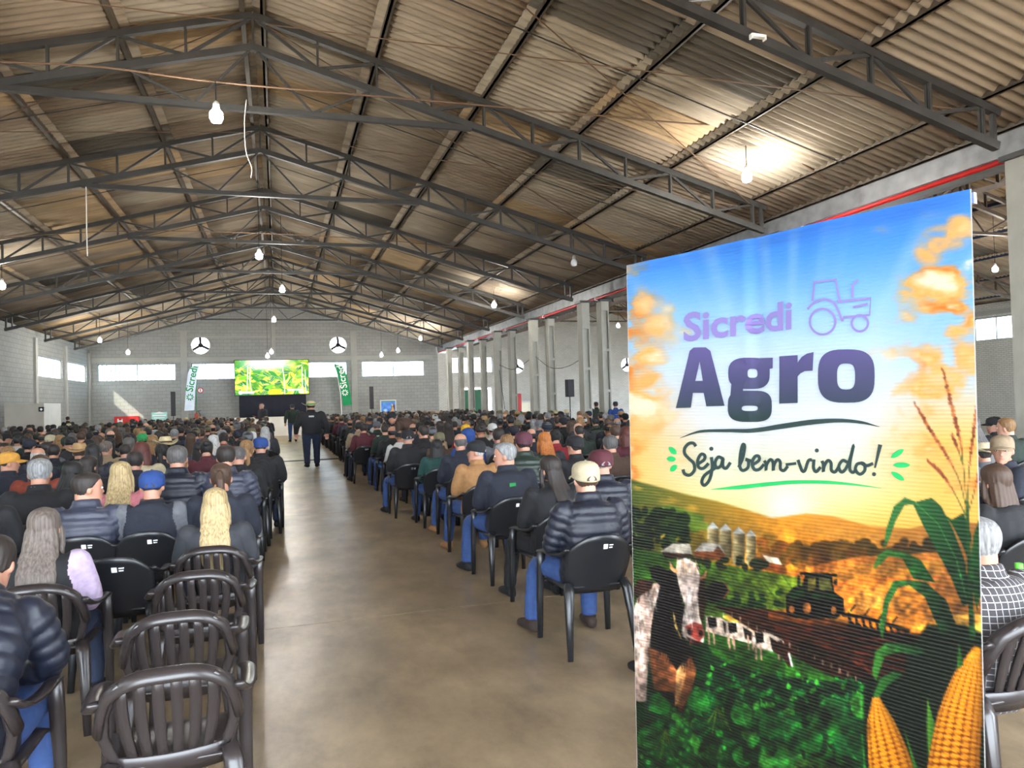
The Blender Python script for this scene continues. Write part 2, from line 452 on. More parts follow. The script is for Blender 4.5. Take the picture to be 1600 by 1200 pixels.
# near roof over and behind the photographer
nr = MB()
for side in (1, -1):
    nr.add([(RX, YF, RZ+.24), (RX+side*9.7, YF, RZ+.24-SL*9.7), (RX+side*9.7, 2.3, RZ+.24-SL*9.7), (RX, 2.3, RZ+.24)], [(0, 1, 2, 3)])
    nr.add([(RX2, YF, RZ+.24), (RX2+side*9.7, YF, RZ+.24-SL*9.7), (RX2+side*9.7, 6.1, RZ+.24-SL*9.7), (RX2, 6.1, RZ+.24)], [(0, 1, 2, 3)])
modn = modified(nr.mesh('rear_roof', [SHEETS[0]]), [('SOLIDIFY', {'thickness': .02})])
obj('rear_roof', modn, ceiling)
rc = MB()
for rx in (RX, RX2):
    rc.prism([(rx-.32, 0, RZ+ROOF_LIFT-.02), (rx, 0, RZ+ROOF_LIFT+.09), (rx+.32, 0, RZ+ROOF_LIFT-.02), (rx, 0, RZ+ROOF_LIFT+.12)], (0, -(YB+.3), 0))
rc.build('ridge_cap', SHEETS[1], ceiling)
PURM = mat('purlin_steel', srgb(88, 78, 66), .6, .2, .3, 2)
for nave, rx in ((0, RX), (1, RX2)):
    for side in (1, -1):
        for a in PUR + ([EAVE] if nave == 0 else []):
            p = MB(); x = rx+side*a; z = RZ-SL*a+.06
            p.box((x-.02, -4.9, z), (x+.02, YB-.01, z+.095)); p.box((x-.02, -4.9, z), (x+side*.055, YB-.01, z+.012))
            p.build('purlin', (PURM if nave == 0 else STEEL2), ceiling)

# ------------------------------------------------------------------ lattice trusses
LOWX = [0.0, 1.0, 1.96, 2.9, 3.82, 4.72, 5.62, 6.55, 7.48, 8.4, 9.3]
def lowz(a): return RZ - .52 - SL*a + .05*(a/9.5)
def make_truss(steel):
    t = empty('roof_truss')
    for s in (1, -1):
        m = MB(); m.bar((0, 0, RZ), (s*9.6, 0, RZ-SL*9.6), .09, .10); m.build('top_chord', steel, t)
        m = MB(); m.bar((0, 0, lowz(0)), (s*9.55, 0, lowz(9.55)-.0), .10, .11); m.build('bottom_chord', steel, t)
    m = MB(); m.bar((-3.58, 0, 6.47), (3.58, 0, 6.47), .09, .09); m.build('tie_beam', steel, t)
    for s in (1, -1):
        for i, a in enumerate(LOWX):
            if a == 0 and s == -1: continue
            p = MB(); p.bar((s*a, -.025, RZ-SL*a), (s*a, -.025, lowz(a)), .035, .035); p.bar((s*a, .025, RZ-SL*a), (s*a, .025, lowz(a)), .035, .035)
            p.build('post', steel, t)
        tops = [0]+[LOWX[i] for i in range(2, len(LOWX), 2)]
        for i in range(1, len(LOWX)-1, 2):
            for q in (LOWX[i-1], LOWX[i+1]):
                p = MB(); p.bar((s*q, 0, RZ-SL*q-.03), (s*LOWX[i], 0, lowz(LOWX[i])+.03), .04, .045); p.build('diagonal', steel, t)
        p = MB(); p.bar((s*9.5, 0, RZ-SL*9.5), (s*9.5, 0, lowz(9.5)), .06, .06); p.build('end_post', steel, t)
        p = MB(); p.bar((s*1.9, 0, lowz(1.9)), (s*.9, 0, 6.5), .035, .035); p.build('hanger', steel, t)
        p = MB(); p.bar((s*.0, 0, lowz(.0)), (s*.9, 0, 6.5), .035, .035); p.build('hanger', steel, t)
    return t
proto = make_truss(STEEL); proto2 = make_truss(mat('brown_steel', srgb(92, 80, 70), .55, .3, .25, 3))
for k, y in enumerate(TY):
    t = proto if k == 0 else copy_tree(proto)
    t.location = (RX, y, 0)
    n = len(TY)-k
    tag(t, 'dark steel lattice roof truss of the main nave, %s from the stage wall' % ordw(n), 'roof truss', 'trusses of the main nave')
for k, y in enumerate(TY[1:]):
    t = proto2 if k == 0 else copy_tree(proto2)
    t.location = (RX2, y, 0)
    tag(t, 'brown steel lattice roof truss of the neighbouring nave, %s from the back wall' % ordw(len(TY)-1-k), 'roof truss', 'trusses of the neighbouring nave')

# ------------------------------------------------------------------ columns between the naves
def make_column(top, solid):
    """H-section precast column: two flanges, a web set back, cross ribs"""
    c = empty('column')
    m = MB()
    m.box((-.135, -.2, 0), (-.095, .2, top)); m.box((.095, -.2, 0), (.135, .2, top)); m.box((-.095, -.08, 0), (.095, .08, top))
    m.box((-.095, -.195, top-solid), (.095, .195, top))
    m.build('shaft', CONC, c)
    z = top-solid-1.35
    while z > .2:
        p = MB(); p.box((-.1, -.195, z), (.1, -.075, z+.09)); p.build('rib', CONC, c); z -= 1.35
    m = MB(); m.box((-.2, -.24, top), (.2, .24, top+.07)); m.build('cap_plate', STEEL, c)
    return c
colA, colB = make_column(4.80, .85), make_column(4.86, .3)
for k, y in enumerate(TY):
    for cp, x, nm in ((colA, 9.66, 'main nave'), (colB, 10.36, 'neighbouring nave')):
        if k == 0 and cp is colA: x = 9.82
        t = cp if k == 0 else copy_tree(cp)
        t.location = (x, y, 0)
        tag(t, 'pale ribbed concrete column on the %s side, %s from the back wall' % (nm, ordw(len(TY)-k)), 'column', 'columns between the naves')
        t['kind'] = 'structure'
# gutter and red sprinkler pipe in the valley
g = MB(); g.box((9.95, -4.8, 4.98), (9.965, YB-.05, 5.30)); g.box((9.95, -4.8, 4.965), (10.68, YB-.05, 4.98)); g.box((10.665, -4.8, 4.98), (10.68, YB-.05, 5.44))
tag(g.build('valley_gutter', GALV), 'galvanised sheet gutter in the valley between the two roofs', 'gutter')
pr = empty('fire_pipe', (0, 0, 0)); tag(pr, 'long red fire water pipe running under the gutter', 'pipe')
m = MB(); m.tube([(9.99, -4.8, 4.915), (9.99, YB-.2, 4.915)], .04, 12); m.build('pipe_run', REDP, pr, True)
for y in TY:
    m = MB(); m.box((9.945, y-.35, 4.865), (10.035, y-.30, 4.964)); m.build('pipe_clamp', WHITEE, pr)
# ------------------------------------------------------------------ printing helpers (flat print as vertex colours)
def text_mesh(txt, size, depth=.002, bold=0.0):
    cu = bpy.data.curves.new('t', 'FONT'); cu.body = txt; cu.size = size; cu.offset = bold; cu.extrude = depth/2; cu.resolution_u = 3
    o = bpy.data.objects.new('t', cu); C.objects.link(o)
    me = bpy.data.meshes.new_from_object(o.evaluated_get(bpy.context.evaluated_depsgraph_get()))
    bpy.data.objects.remove(o); return me
class Canvas:
    """small software painter: rows x cols x 3 in sRGB 0..255, x to the right, y down, in its own units"""
    def __init__(s, w, h, x0, y0, x1, y1):
        s.a = np.zeros((h, w, 3)); s.w, s.h, s.x0, s.y0, s.x1, s.y1 = w, h, x0, y0, x1, y1
        s.X, s.Y = np.meshgrid(x0+(np.arange(w)+.5)*(x1-x0)/w, y0+(np.arange(h)+.5)*(y1-y0)/h)
    def noise(s, sx, sy, seed, oct=4):
        r = np.random.default_rng(seed); out = np.zeros_like(s.X); amp = 1; tot = 0
        for o in range(oct):
            nx = int((s.x1-s.x0)/sx)+3; ny = int((s.y1-s.y0)/sy)+3
            g = r.random((ny, nx)); u = (s.X-s.x0)/sx; v = (s.Y-s.y0)/sy
            i = np.floor(u).astype(int); j = np.floor(v).astype(int); fu = u-i; fv = v-j
            fu = fu*fu*(3-2*fu); fv = fv*fv*(3-2*fv)
            out += amp*((g[j, i]*(1-fu)+g[j, i+1]*fu)*(1-fv)+(g[j+1, i]*(1-fu)+g[j+1, i+1]*fu)*fv); tot += amp
            amp *= .5; sx /= 2; sy /= 2
        return out/tot
    def blend(s, mask, col):
        m = np.clip(mask, 0, 1)[..., None]; s.a = s.a*(1-m)+np.asarray(col, float)*m
    def poly(s, pts, col, soft=1.0, alpha=1.0):
        P = np.asarray(pts, float); lo = P.min(0)-3*soft-1; hi = P.max(0)+3*soft+1
        jx = np.where((s.X[0] >= lo[0]) & (s.X[0] <= hi[0]))[0]; jy = np.where((s.Y[:, 0] >= lo[1]) & (s.Y[:, 0] <= hi[1]))[0]
        if len(jx) == 0 or len(jy) == 0: return
        sl = (slice(jy[0], jy[-1]+1), slice(jx[0], jx[-1]+1)); X = s.X[sl]; Y = s.Y[sl]
        ins = np.zeros(X.shape, bool); d = np.full(X.shape, 1e9)
        for (ax, ay), (bx, by) in zip(P, np.roll(P, -1, 0)):
            if ay != by: ins ^= ((ay > Y) != (by > Y)) & (X < (bx-ax)*(Y-ay)/(by-ay)+ax)
            L2 = (bx-ax)**2+(by-ay)**2+1e-9; t = np.clip(((X-ax)*(bx-ax)+(Y-ay)*(by-ay))/L2, 0, 1)
            d = np.minimum(d, np.hypot(X-ax-t*(bx-ax), Y-ay-t*(by-ay)))
        m = np.clip(.5+np.where(ins, d, -d)/soft, 0, 1)*alpha
        c = col(X, Y) if callable(col) else np.asarray(col, float)
        m = m[..., None]; s.a[sl] = s.a[sl]*(1-m)+c*m
    def line(s, pts, w, col, soft=1.0, alpha=1.0):
        P = np.asarray(pts, float); n = len(P)
        W = np.full(n, w) if not hasattr(w, '__len__') else np.asarray(w, float)
        mw = W.max(); lo = P.min(0)-mw-3*soft; hi = P.max(0)+mw+3*soft
        jx = np.where((s.X[0] >= lo[0]) & (s.X[0] <= hi[0]))[0]; jy = np.where((s.Y[:, 0] >= lo[1]) & (s.Y[:, 0] <= hi[1]))[0]
        if len(jx) == 0 or len(jy) == 0: return
        sl = (slice(jy[0], jy[-1]+1), slice(jx[0], jx[-1]+1)); X = s.X[sl]; Y = s.Y[sl]; d = np.full(X.shape, -1e9)
        for i in range(n-1):
            ax, ay = P[i]; bx, by = P[i+1]; L2 = (bx-ax)**2+(by-ay)**2+1e-9
            t = np.clip(((X-ax)*(bx-ax)+(Y-ay)*(by-ay))/L2, 0, 1)
            d = np.maximum(d, (W[i]+(W[i+1]-W[i])*t)/2-np.hypot(X-ax-t*(bx-ax), Y-ay-t*(by-ay)))
        m = (np.clip(.5+d/soft, 0, 1)*alpha)[..., None]; s.a[sl] = s.a[sl]*(1-m)+np.asarray(col, float)*m
    def ell(s, cx, cy, rx, ry, col, rot=0.0, soft=1.0, alpha=1.0):
        k = np.linspace(0, 2*PI, 20, endpoint=False); c, q = math.cos(rot), math.sin(rot)
        s.poly(np.stack([cx+rx*np.cos(k)*c-ry*np.sin(k)*q, cy+rx*np.cos(k)*q+ry*np.sin(k)*c], 1), col, soft, alpha)
def sm(P, n=6):
    """smooth curve through points (Catmull-Rom)"""
    P = [np.asarray(p, float) for p in P]; P = [2*P[0]-P[1]]+P+[2*P[-1]-P[-2]]; out = []
    for i in range(1, len(P)-2):
        for k in range(n):
            t = k/n; a, b, c, d = P[i-1:i+3]
            out.append(.5*((2*b)+(-a+c)*t+(2*a-5*b+4*c-d)*t*t+(-a+3*b-3*c+d)*t**3))
    out.append(P[-2]); return [tuple(q) for q in out]
def print_grid(name, cols, rows, pos, colour, matr, parent=None):
    """grid mesh with a print: pos(u,v)->point, colour array rows x cols (sRGB)"""
    vs = [pos(c/(cols-1), r/(rows-1)) for r in range(rows) for c in range(cols)]
    fs = [(r*cols+c, (r+1)*cols+c, (r+1)*cols+c+1, r*cols+c+1) for r in range(rows-1) for c in range(cols-1)]
    m = MB(); m.v = vs; m.f = fs; m.m = [0]*len(fs); me = m.mesh(name, [matr], True)
    at = me.color_attributes.new('Col', 'FLOAT_COLOR', 'POINT')
    a = np.clip(colour.reshape(-1, 3)/255, 0, 1); lin = np.where(a <= .04045, a/12.92, ((a+.055)/1.055)**2.4)
    at.data.foreach_set('color', np.concatenate([lin, np.ones((len(lin), 1))], 1).astype(np.float32).ravel())
    return obj(name, me, parent)

# ------------------------------------------------------------------ stage, cloth, LED screen
s = MB(); s.box((-2.4, 45.0, 0), (1.75, 47.08, 1.06)); s.box((-2.42, 44.98, 1.06), (1.77, 47.09, 1.11))
tag(s.build('stage_platform', mat('stage_white', srgb(214, 210, 202), .7, 0, .05, 2)), 'pale raised stage platform below the screen', 'stage')
def cloth(u, v): return (-2.12+3.74*u, 45.62+.02*math.sin(u*60)*(.4+.6*v), 2.385-1.27*v)
m = MB(); n = 60
vs = [cloth(k/n, t) for t in (0, 1) for k in range(n+1)]; m.add(vs, [(k, n+1+k, n+2+k, k+1) for k in range(n)])
me = modified(m.mesh('backdrop_cloth', [mat('black_cloth', (.010, .012, .022), .95)], True), [('SOLIDIFY', {'thickness': .01})])
tag(obj('backdrop_cloth', me), 'black cloth hanging between screen and stage', 'cloth')
cv = Canvas(230, 112, 0, 0, 205, 100)
r = random.Random(3)
cv.a[:] = (150, 190, 40)
nz = cv.noise(18, 14, 5); cv.blend((nz-.45)*4, (60, 150, 30)); cv.blend((.42-nz)*4, (225, 225, 70))
for k in range(190):
    x, y = r.uniform(-5, 210), r.uniform(8, 104); L = r.uniform(5, 19); a = r.uniform(-1.2, 1.2)
    col = r.choice([(196, 230, 20), (120, 214, 30), (30, 150, 40), (240, 236, 60), (16, 120, 50), (214, 240, 90), (250, 226, 70)])
    pts = [(x+math.cos(a)*L*t-math.sin(a)*q*L*.3*math.sin(PI*(t+1)/2), y+math.sin(a)*L*t+math.cos(a)*q*L*.3*math.sin(PI*(t+1)/2)) for q in (1, -1) for t in (np.linspace(-1, 1, 9) if q == 1 else np.linspace(1, -1, 9))]
    cv.poly(pts, col, 1.2)
    if k % 2: cv.line([(x-math.cos(a)*L, y-math.sin(a)*L), (x+math.cos(a)*L, y+math.sin(a)*L)], .9, (252, 255, 220), 1)
for x in (36, 44, 132, 186): cv.line([(x, 20), (x+r.uniform(-4, 4), 55), (x+r.uniform(-6, 6), 98)], 2.6, (246, 255, 226), 1.2)
cv.blend(np.clip((36-cv.Y)/22, 0, 1)*np.clip(1.25-np.abs(cv.X-88)/72, 0, 1)*1.2, (255, 255, 255))
cv.ell(108, 93, 19, 10, (226, 250, 10)); cv.blend(np.clip((cv.Y-82)/14, 0, 1)*np.clip((60-cv.X)/20, 0, 1)*.7, (20, 110, 70))
cv.ell(15, 92, 5.5, 5.5, (255, 255, 255)); cv.line([(22, 92), (50, 92)], 6, (250, 255, 250)); cv.line([(146, 87), (186, 87)], 5, (255, 255, 255)); cv.line([(178, 94), (188, 94)], 5, (255, 255, 255)); cv.line([(195, 30), (196, 98)], 2.2, (255, 255, 255))
scr = empty('led_screen', (-.27, 45.55, 2.42)); tag(scr, 'large bright LED screen showing green soybean leaves above the stage', 'screen')
LEDM = vcol_mat('led_picture', .4, .40)
LEDM.node_tree.nodes['Principled BSDF'].inputs['Specular IOR Level'].default_value = .2
LEDM.node_tree.links.remove(LEDM.node_tree.nodes['Principled BSDF'].inputs['Base Color'].links[0])
LEDM.node_tree.nodes['Principled BSDF'].inputs['Base Color'].default_value = (.01, .01, .01, 1)
print_grid('picture', 230, 112, lambda u, v: (-2.06+4.12*u, 0, 2.03-2.03*v), cv.a, LEDM, scr)
m = MB(); m.box((-2.09, .012, -.03), (2.09, .2, 2.06)); m.build('housing', BLACKM, scr)
for x in (-1.7, 1.7):
    m = MB(); m.box((x-.04, .2, -1.25), (x+.04, .28, 2.0)); m.build('support_post', BLACKM, scr)

# feather flags
def flag(name, pts_out, pole, base_y, cloth_m, edge_m, letter_m, label, tx, tang, tsize, burst):
    f = empty(name, tuple(pole[0])); tag(f, label, 'flag', 'feather flags by the stage')
    o0 = Vector(pole[0])
    m = MB(); P = [Vector(p)-o0 for p in pts_out]
    m.prism([tuple(p) for p in P], (0, -.012, 0)); m.build('fabric', cloth_m, f)
    m = MB(); m.tube([Vector(p)-o0 for p in pole], [.02]*(len(pole)-2)+[.012, .008], 8); m.build('pole', edge_m, f, True)
    m = MB(); m.tube([(-.35, 0, .02), (.35, 0, .02)], .025, 8); m.tube([(0, -.35, .02), (0, .35, .02)], .025, 8); m.build('base_cross', BLACKM, f)
    me = text_mesh('Sicredi', tsize, .004, .008); me.materials.append(letter_m)
    o = obj('lettering', me, f); o.matrix_local = Matrix.Translation(Vector(tx)-o0) @ Matrix.Rotation(tang, 4, 'Y') @ Matrix.Rotation(PI/2, 4, 'X')
    m = MB(); bc = Vector(burst)-o0
    for k in range(9):
        a = 2*PI*k/9; d = Vector((math.cos(a), 0, math.sin(a))); m.bar(bc+d*.09, bc+d*.2, .06, .004, (0, 1, 0))
    m.build('emblem', letter_m, f)
    return f
FY = 46.2
def fp(x, y, d=0.0): q = at_y(x, y, FY+d); return q
WHITEF = mat('white_flag_cloth', srgb(214, 228, 244), .8, 0, .08, 3); GREENF = mat('green_flag_cloth', srgb(12, 134, 78), .8, 0, .08, 3)
GREENL = mat('green_print', srgb(20, 140, 90), .8)
lp = [fp(*q) for q in ((288, 642), (303.5, 641), (305, 612), (308, 585), (311, 570.5), (304, 571), (297, 575), (293.5, 584), (290.5, 610))]
gx = fp(307, 642)
flag('feather_flag', lp, [(gx.x, FY+.02, 0), (gx.x+.02, FY+.02, 1.5), tuple(fp(306, 612, .02)), tuple(fp(309, 585, .02)), tuple(fp(311, 571, .02))], FY, WHITEF, GREENL, GREENL,
     'white feather flag with green lettering beside the fire extinguisher', fp(300.8, 613, -.01), -PI/2+.2, .56, fp(297, 620.5, -.02))
lp = [fp(*q) for q in ((536, 634), (550, 632.5), (546.5, 610), (543, 592), (539.5, 580), (535, 573), (527, 569), (522, 568.5), (529, 592), (533, 614))]
gx = fp(534, 640)
flag('feather_flag', lp, [(gx.x, FY+.02, 0), (gx.x-.02, FY+.02, 1.5), tuple(fp(532, 614, .02)), tuple(fp(528, 592, .02)), tuple(fp(521.5, 568.5, .02))], FY, GREENF, WHITEE, WHITEE,
     'green feather flag with white lettering between the screen and speaker tower', fp(542.6, 606, -.01), -PI/2-.17, .58, fp(539, 613.5, -.02))

# ------------------------------------------------------------------ exhaust fan openings
def fan(x, z, r, label):
    f = empty('exhaust_fan', (x, YB, z)); tag(f, label, 'fan', 'round fan openings in the end walls')
    m = MB(); n = 36; vs = []; fs = []
    for k in range(n):
        a = 2*PI*k/n
        for rr, yy in ((r*1.0, -.03), (r*1.09, -.03), (r*1.09, .02), (r*1.0, .02)): vs.append((rr*math.cos(a), yy, rr*math.sin(a)))
    for k in range(n):
        for q in range(4): fs.append((k*4+q, k*4+(q+1) % 4, ((k+1) % n)*4+(q+1) % 4, ((k+1) % n)*4+q))
    m.add(vs, fs); m.build('ring', WHITEP, f, True)
    m = MB(); m.tube([(0, -.02, 0), (0, .1, 0)], .14, 14); m.build('hub', BLACKM, f, True)
    for k in range(3):
        a = PI/2+2*PI*k/3+.05
        m = MB(); m.bar((0, .0, 0), (r*math.cos(a), .0, r*math.sin(a)), .14, .06, (0, 1, 0)); m.build('support_arm', BLACKM, f)
for (x, z), t in zip(FANS, ('near the white feather flag', 'near the green feather flag')): fan(x, z, .5, 'round fan opening with three arms high in stage wall, ' + t)
for (x, z), t in zip(FANS2, ('beside the green door', 'nearest the welcome banner')): fan(x, z, .47, 'round fan opening in the neighbouring nave wall, ' + t)

# ------------------------------------------------------------------ speakers
def column_speaker(x, y, z0, z1, label):
    s = empty('column_speaker', (x, y, 0)); tag(s, label, 'speaker', 'speakers around the hall')
    m = MB(); m.box((-.11, -.12, z0), (.11, .12, z1)); m.build('cabinet', BLACKM, s)
    m = MB(); m.box((-.095, -.13, z0+.03), (.095, -.12, z1-.03)); m.build('grille', mat('speaker_grille', (.02, .02, .024), .6, .3), s)
    m = MB(); m.tube([(0, 0, .1), (0, 0, z0)], .02, 8); m.build('pole', BLACKM, s)
    m = MB(); m.box((-.3, -.25, 0), (.3, .25, .1)); m.build('base', BLACKM, s)
q0 = at_y(271, 650, 45.5); q1 = at_y(271, 612, 45.5); column_speaker(q0.x, 45.5, q0.z, q1.z, 'tall slim black speaker tower beside the white feather flag')
q0 = at_y(581, 639, 45.5); q1 = at_y(581, 604, 45.5); column_speaker(q0.x, 45.5, q0.z, q1.z, 'tall slim black speaker tower beside the green feather flag')
q0 = at_y(890.5, 620, 26.0); q1 = at_y(890, 593, 26.0)
s = empty('tripod_speaker', (q0.x, 26, 0)); tag(s, 'black box loudspeaker raised on a tripod among the concrete columns', 'speaker', 'speakers around the hall')
m = MB(); h = q1.z-q0.z; m.loft([((0, 0, q0.z), (.15, 0, 0), (0, .15, 0)), ((0, 0, q1.z), (.15, 0, 0), (0, .15, 0))], 16, e=5); m.build('cabinet', BLACKM, s)
m = MB(); m.box((-.115, -.155, q0.z+.04), (.115, -.148, q1.z-.04)); m.build('grille', MATS['speaker_grille'], s)
m = MB(); m.tube([(0, 0, .3), (0, 0, q0.z)], .02, 8); m.build('pole', BLACKM, s)
for k in range(3):
    a = 2*PI*k/3; m = MB(); m.tube([(0, 0, .75), (.5*math.cos(a), .5*math.sin(a), .02)], .015, 6); m.build('leg', BLACKM, s)

# ------------------------------------------------------------------ things along the walls
def wall_box(name, x0, y0, x1, y1, Y, m, depth=.2):
    a = at_y(x0, y1, Y); b_ = at_y(x1, y0, Y); k = MB(); k.box((a.x, Y, a.z), (b_.x, Y+depth, b_.z)); return k, a, b_
hc = empty('hydrant_cabinet', (0, 0, 0)); tag(hc, 'red fire hose cabinet with two doors under the sunlit corner', 'cabinet')
k, a, b_ = wall_box('b', 178.5, 650, 217, 666, 46.95, None, .23); k.build('body', REDP, hc)
xm = a.x+(b_.x-a.x)*.48
for x0, x1 in ((a.x+.02, xm-.015), (xm+.015, b_.x-.02)):
    d = MB(); d.box((x0, 46.93, a.z+.03), (x1, 46.95, b_.z-.03)); dd = d.build('door', REDP, hc)
    if x0 < xm-.1 and x1 < xm:
        l = MB(); cx = (x0+x1)/2; cz = (a.z+b_.z)/2+.02
        l.box((cx-.13, 46.915, cz-.13), (cx-.07, 46.93, cz+.13)); l.box((cx+.07, 46.915, cz-.13), (cx+.13, 46.93, cz+.13)); l.box((cx-.07, 46.915, cz-.03), (cx+.07, 46.93, cz+.03)); l.build('letter', WHITEE, dd)
    else:
        l = MB(); l.tube([((x0+x1)/2, 46.90, (a.z+b_.z)/2), ((x0+x1)/2, 46.93, (a.z+b_.z)/2)], .13, 20); l.build('hose_port', BLACKM, dd)
m = MB(); m.box((a.x+.05, 46.97, 0), (a.x+.12, 47.1, a.z)); m.box((b_.x-.12, 46.97, 0), (b_.x-.05, 47.1, a.z)); m.build('stand', REDP, hc)
# teal poster
pp = empty('standing_poster', (0, 0, 0)); tag(pp, 'pale teal poster board standing before the stage wall beside speaker tower', 'poster')
a = at_y(237, 664, 46.5); b_ = at_y(261, 643.5, 46.5)
m = MB(); m.box((a.x, 46.5, .3), (b_.x, 46.53, b_.z)); m.build('board', mat('teal_board', srgb(150, 205, 200), .5), pp)
m = MB(); cx = (a.x+b_.x)/2
m.box((cx-.36, 46.49, 1.36), (cx+.36, 46.5, 1.43)); m.box((cx-.28, 46.49, 1.24), (cx+.28, 46.5, 1.29)); m.prism([(cx-.3, 46.49, 1.5), (cx+.3, 46.49, 1.5), (cx, 46.49, 1.62)], (0, -.01, 0)); m.build('print', WHITEE, pp)
m = MB(); m.box((a.x+.1, 46.54, 0), (a.x+.16, 46.6, .8)); m.box((b_.x-.16, 46.54, 0), (b_.x-.1, 46.6, .8)); m.build('stand_leg', STEEL, pp)
# framed blue picture
pf = empty('framed_picture', (0, 0, 0)); tag(pf, 'white framed blue picture with a golden figure beside the green flag', 'picture')
a = at_y(596, 651, 46.3); b_ = at_y(617.5, 626, 46.3)
m = MB(); m.box((a.x-.06, 46.3, a.z-.06), (b_.x+.06, 46.36, b_.z+.06)); m.build('frame', WHITEP, pf)
cvp = Canvas(40, 46, 0, 0, 40, 46); cvp.a[:] = (36, 104, 196); cvp.blend((cvp.noise(10, 10, 4)-.4)*2, (90, 160, 226)); cvp.ell(12, 28, 5, 4, (180, 214, 240), soft=4); cvp.blend((5-cvp.Y)/3, (60, 120, 110))
cvp.poly([(22, 46), (26, 30), (29, 18), (31, 14), (34, 18), (37, 32), (38, 46)], (190, 140, 80), 2); cvp.poly([(27, 30), (29, 14), (33, 8), (37, 14), (38, 30), (35, 22), (31, 14), (29, 24)], (70, 44, 30), 1.5); cvp.ell(31.5, 13, 2, 3, (230, 180, 140))
print_grid('print', 40, 46, lambda u, v: (a.x+(b_.x-a.x)*u, 46.295, b_.z+(a.z-b_.z)*v), cvp.a, vcol_mat('picture_print', .4), pf)
m = MB(); m.box((a.x+.1, 46.37, 0), (a.x+.16, 46.42, a.z+.3)); m.box((b_.x-.16, 46.37, 0), (b_.x-.1, 46.42, a.z+.3)); m.build('easel_leg', STEEL, pf)
# extinguisher and sign
a = at_y(307, 645, 46.95)
e = empty('fire_extinguisher', (a.x, 46.98, 0)); tag(e, 'red fire extinguisher on the wall beneath its round sign', 'extinguisher')
m = MB(); z = a.z; m.loft([((0, 0, z-.55), (.11, 0, 0), (0, .11, 0)), ((0, 0, z-.1), (.11, 0, 0), (0, .11, 0)), ((0, 0, z-.02), (.06, 0, 0), (0, .06, 0)), ((0, 0, z+.03), (.03, 0, 0), (0, .03, 0))], 16); m.build('cylinder', REDP, e, True)
m = MB(); m.bar((-.03, 0, z+.06), (.24, -.03, z+.12), .03, .03); m.tube([(.1, 0, z+.05), (.2, -.02, z-.1), (.17, -.02, z-.4)], .015, 6); m.build('lever_hose', BLACKM, e)
m = MB(); m.box((-.12, .0, z-.62), (.12, .21, z-.56)); m.build('bracket', REDP, e)
a = at_y(313, 610, 47.16)
m = MB(); m.tube([(a.x, 47.19, a.z), (a.x, 47.17, a.z)], .17, 24); m.tube([(a.x, 47.175, a.z), (a.x, 47.16, a.z)], .12, 24, 1); m.box((a.x-.025, 47.15, a.z-.09), (a.x+.025, 47.165, a.z+.09), 0)
tag(m.build('safety_sign', [REDP, WHITEE]), 'small round red and white sign above the fire extinguisher', 'sign')
# beige partition with emergency sign
p0 = at_y(-14, 632, 33.0); p1 = at_y(68, 630, 33.0)
pt = empty('partition_booth', (0, 0, 0)); tag(pt, 'beige board partition booth standing by the block wall', 'partition')
m = MB(); m.box((XL+.12, 33, 0), (p1.x, 33.06, p1.z)); m.build('front_panel', WOODY, pt)
m = MB(); m.box((p1.x-.06, 33.06, 0), (p1.x, 35.4, p1.z)); m.build('side_panel', WHITEP, pt)
a = at_y(64.5, 639.5, 32.98)
m = MB(); m.box((a.x-.09, 32.97, a.z-.09), (a.x+.09, 32.995, a.z+.09), 0); m.prism([(a.x-.05, 32.965, a.z), (a.x, 32.965, a.z-.06), (a.x+.05, 32.965, a.z), (a.x, 32.965, a.z+.05)], (0, -.004, 0), 1)
tag(m.build('exit_sign', [BLACKM, WHITEE]), 'small black emergency sign with white arrow on the beige partition', 'sign')
# dark counter below the left wall
m = MB(); m.box((-9.6, 41.0, 0), (-6.2, 41.6, .95)); m.box((-9.65, 40.95, .95), (-6.15, 41.65, 1.0))
tag(m.build('long_counter', BLACKM), 'long dark counter along the back corner', 'counter')
# green door of the neighbouring nave
d = empty('door_1', (0, 0, 0)); tag(d, kind='structure')
for x0, x1 in ((11.6, 12.15), (12.3, 12.85), (12.95, 13.35)):
    m = MB(); m.box((x0, YB+.05, 0), (x1, YB+.1, 2.45)); m.build('door_leaf', GREENP, d)
m = MB(); m.box((11.45, YB-.03, 0), (11.55, YB, 2.6)); m.box((13.55, YB-.03, 0), (13.65, YB, 2.6)); m.box((11.45, YB-.03, 2.55), (13.65, YB, 2.65)); m.build('door_frame', WHITEP, d)
# red bin and white cabinet by the columns
a = at_y(807, 640, 38.0)
m = MB(); m.loft([((a.x, 38, 0), (.22, 0, 0), (0, .2, 0)), ((a.x, 38, 1.55), (.26, 0, 0), (0, .22, 0)), ((a.x, 38, 2.0), (.26, 0, 0), (0, .22, 0)), ((a.x, 38, 2.03), (.2, 0, 0), (0, .18, 0))], 16, e=6)
tag(m.build('red_cabinet', REDP, smooth=False), 'upright red cabinet standing by the columns', 'cabinet')
a = at_y(819.5, 640, 39.5); b_ = at_y(826, 626, 39.5)
wc = empty('white_display_case', (a.x, 39.5, 0)); tag(wc, 'white glass-fronted display case beside the red cabinet', 'cabinet')
m = MB(); m.box((-.28, -.2, 0), (.28, .25, b_.z)); m.build('body', WHITEP, wc)
m = MB(); m.box((-.23, -.215, 1.0), (.23, -.2, b_.z-.1)); m.build('glass_door', mat('pale_glass', srgb(210, 205, 170), .15), wc)
# black cable cover across the aisle
m = MB(); m.prism([(-3.2, 23.72, 0.001), (-3.2, 23.77, .03), (-3.2, 23.93, .03), (-3.2, 23.98, .001)][::-1], (-9.0, 0, 0))
tag(m.build('cable_cover', BLACKP), 'black cable cover strip lying across the aisle floor', 'cable cover')
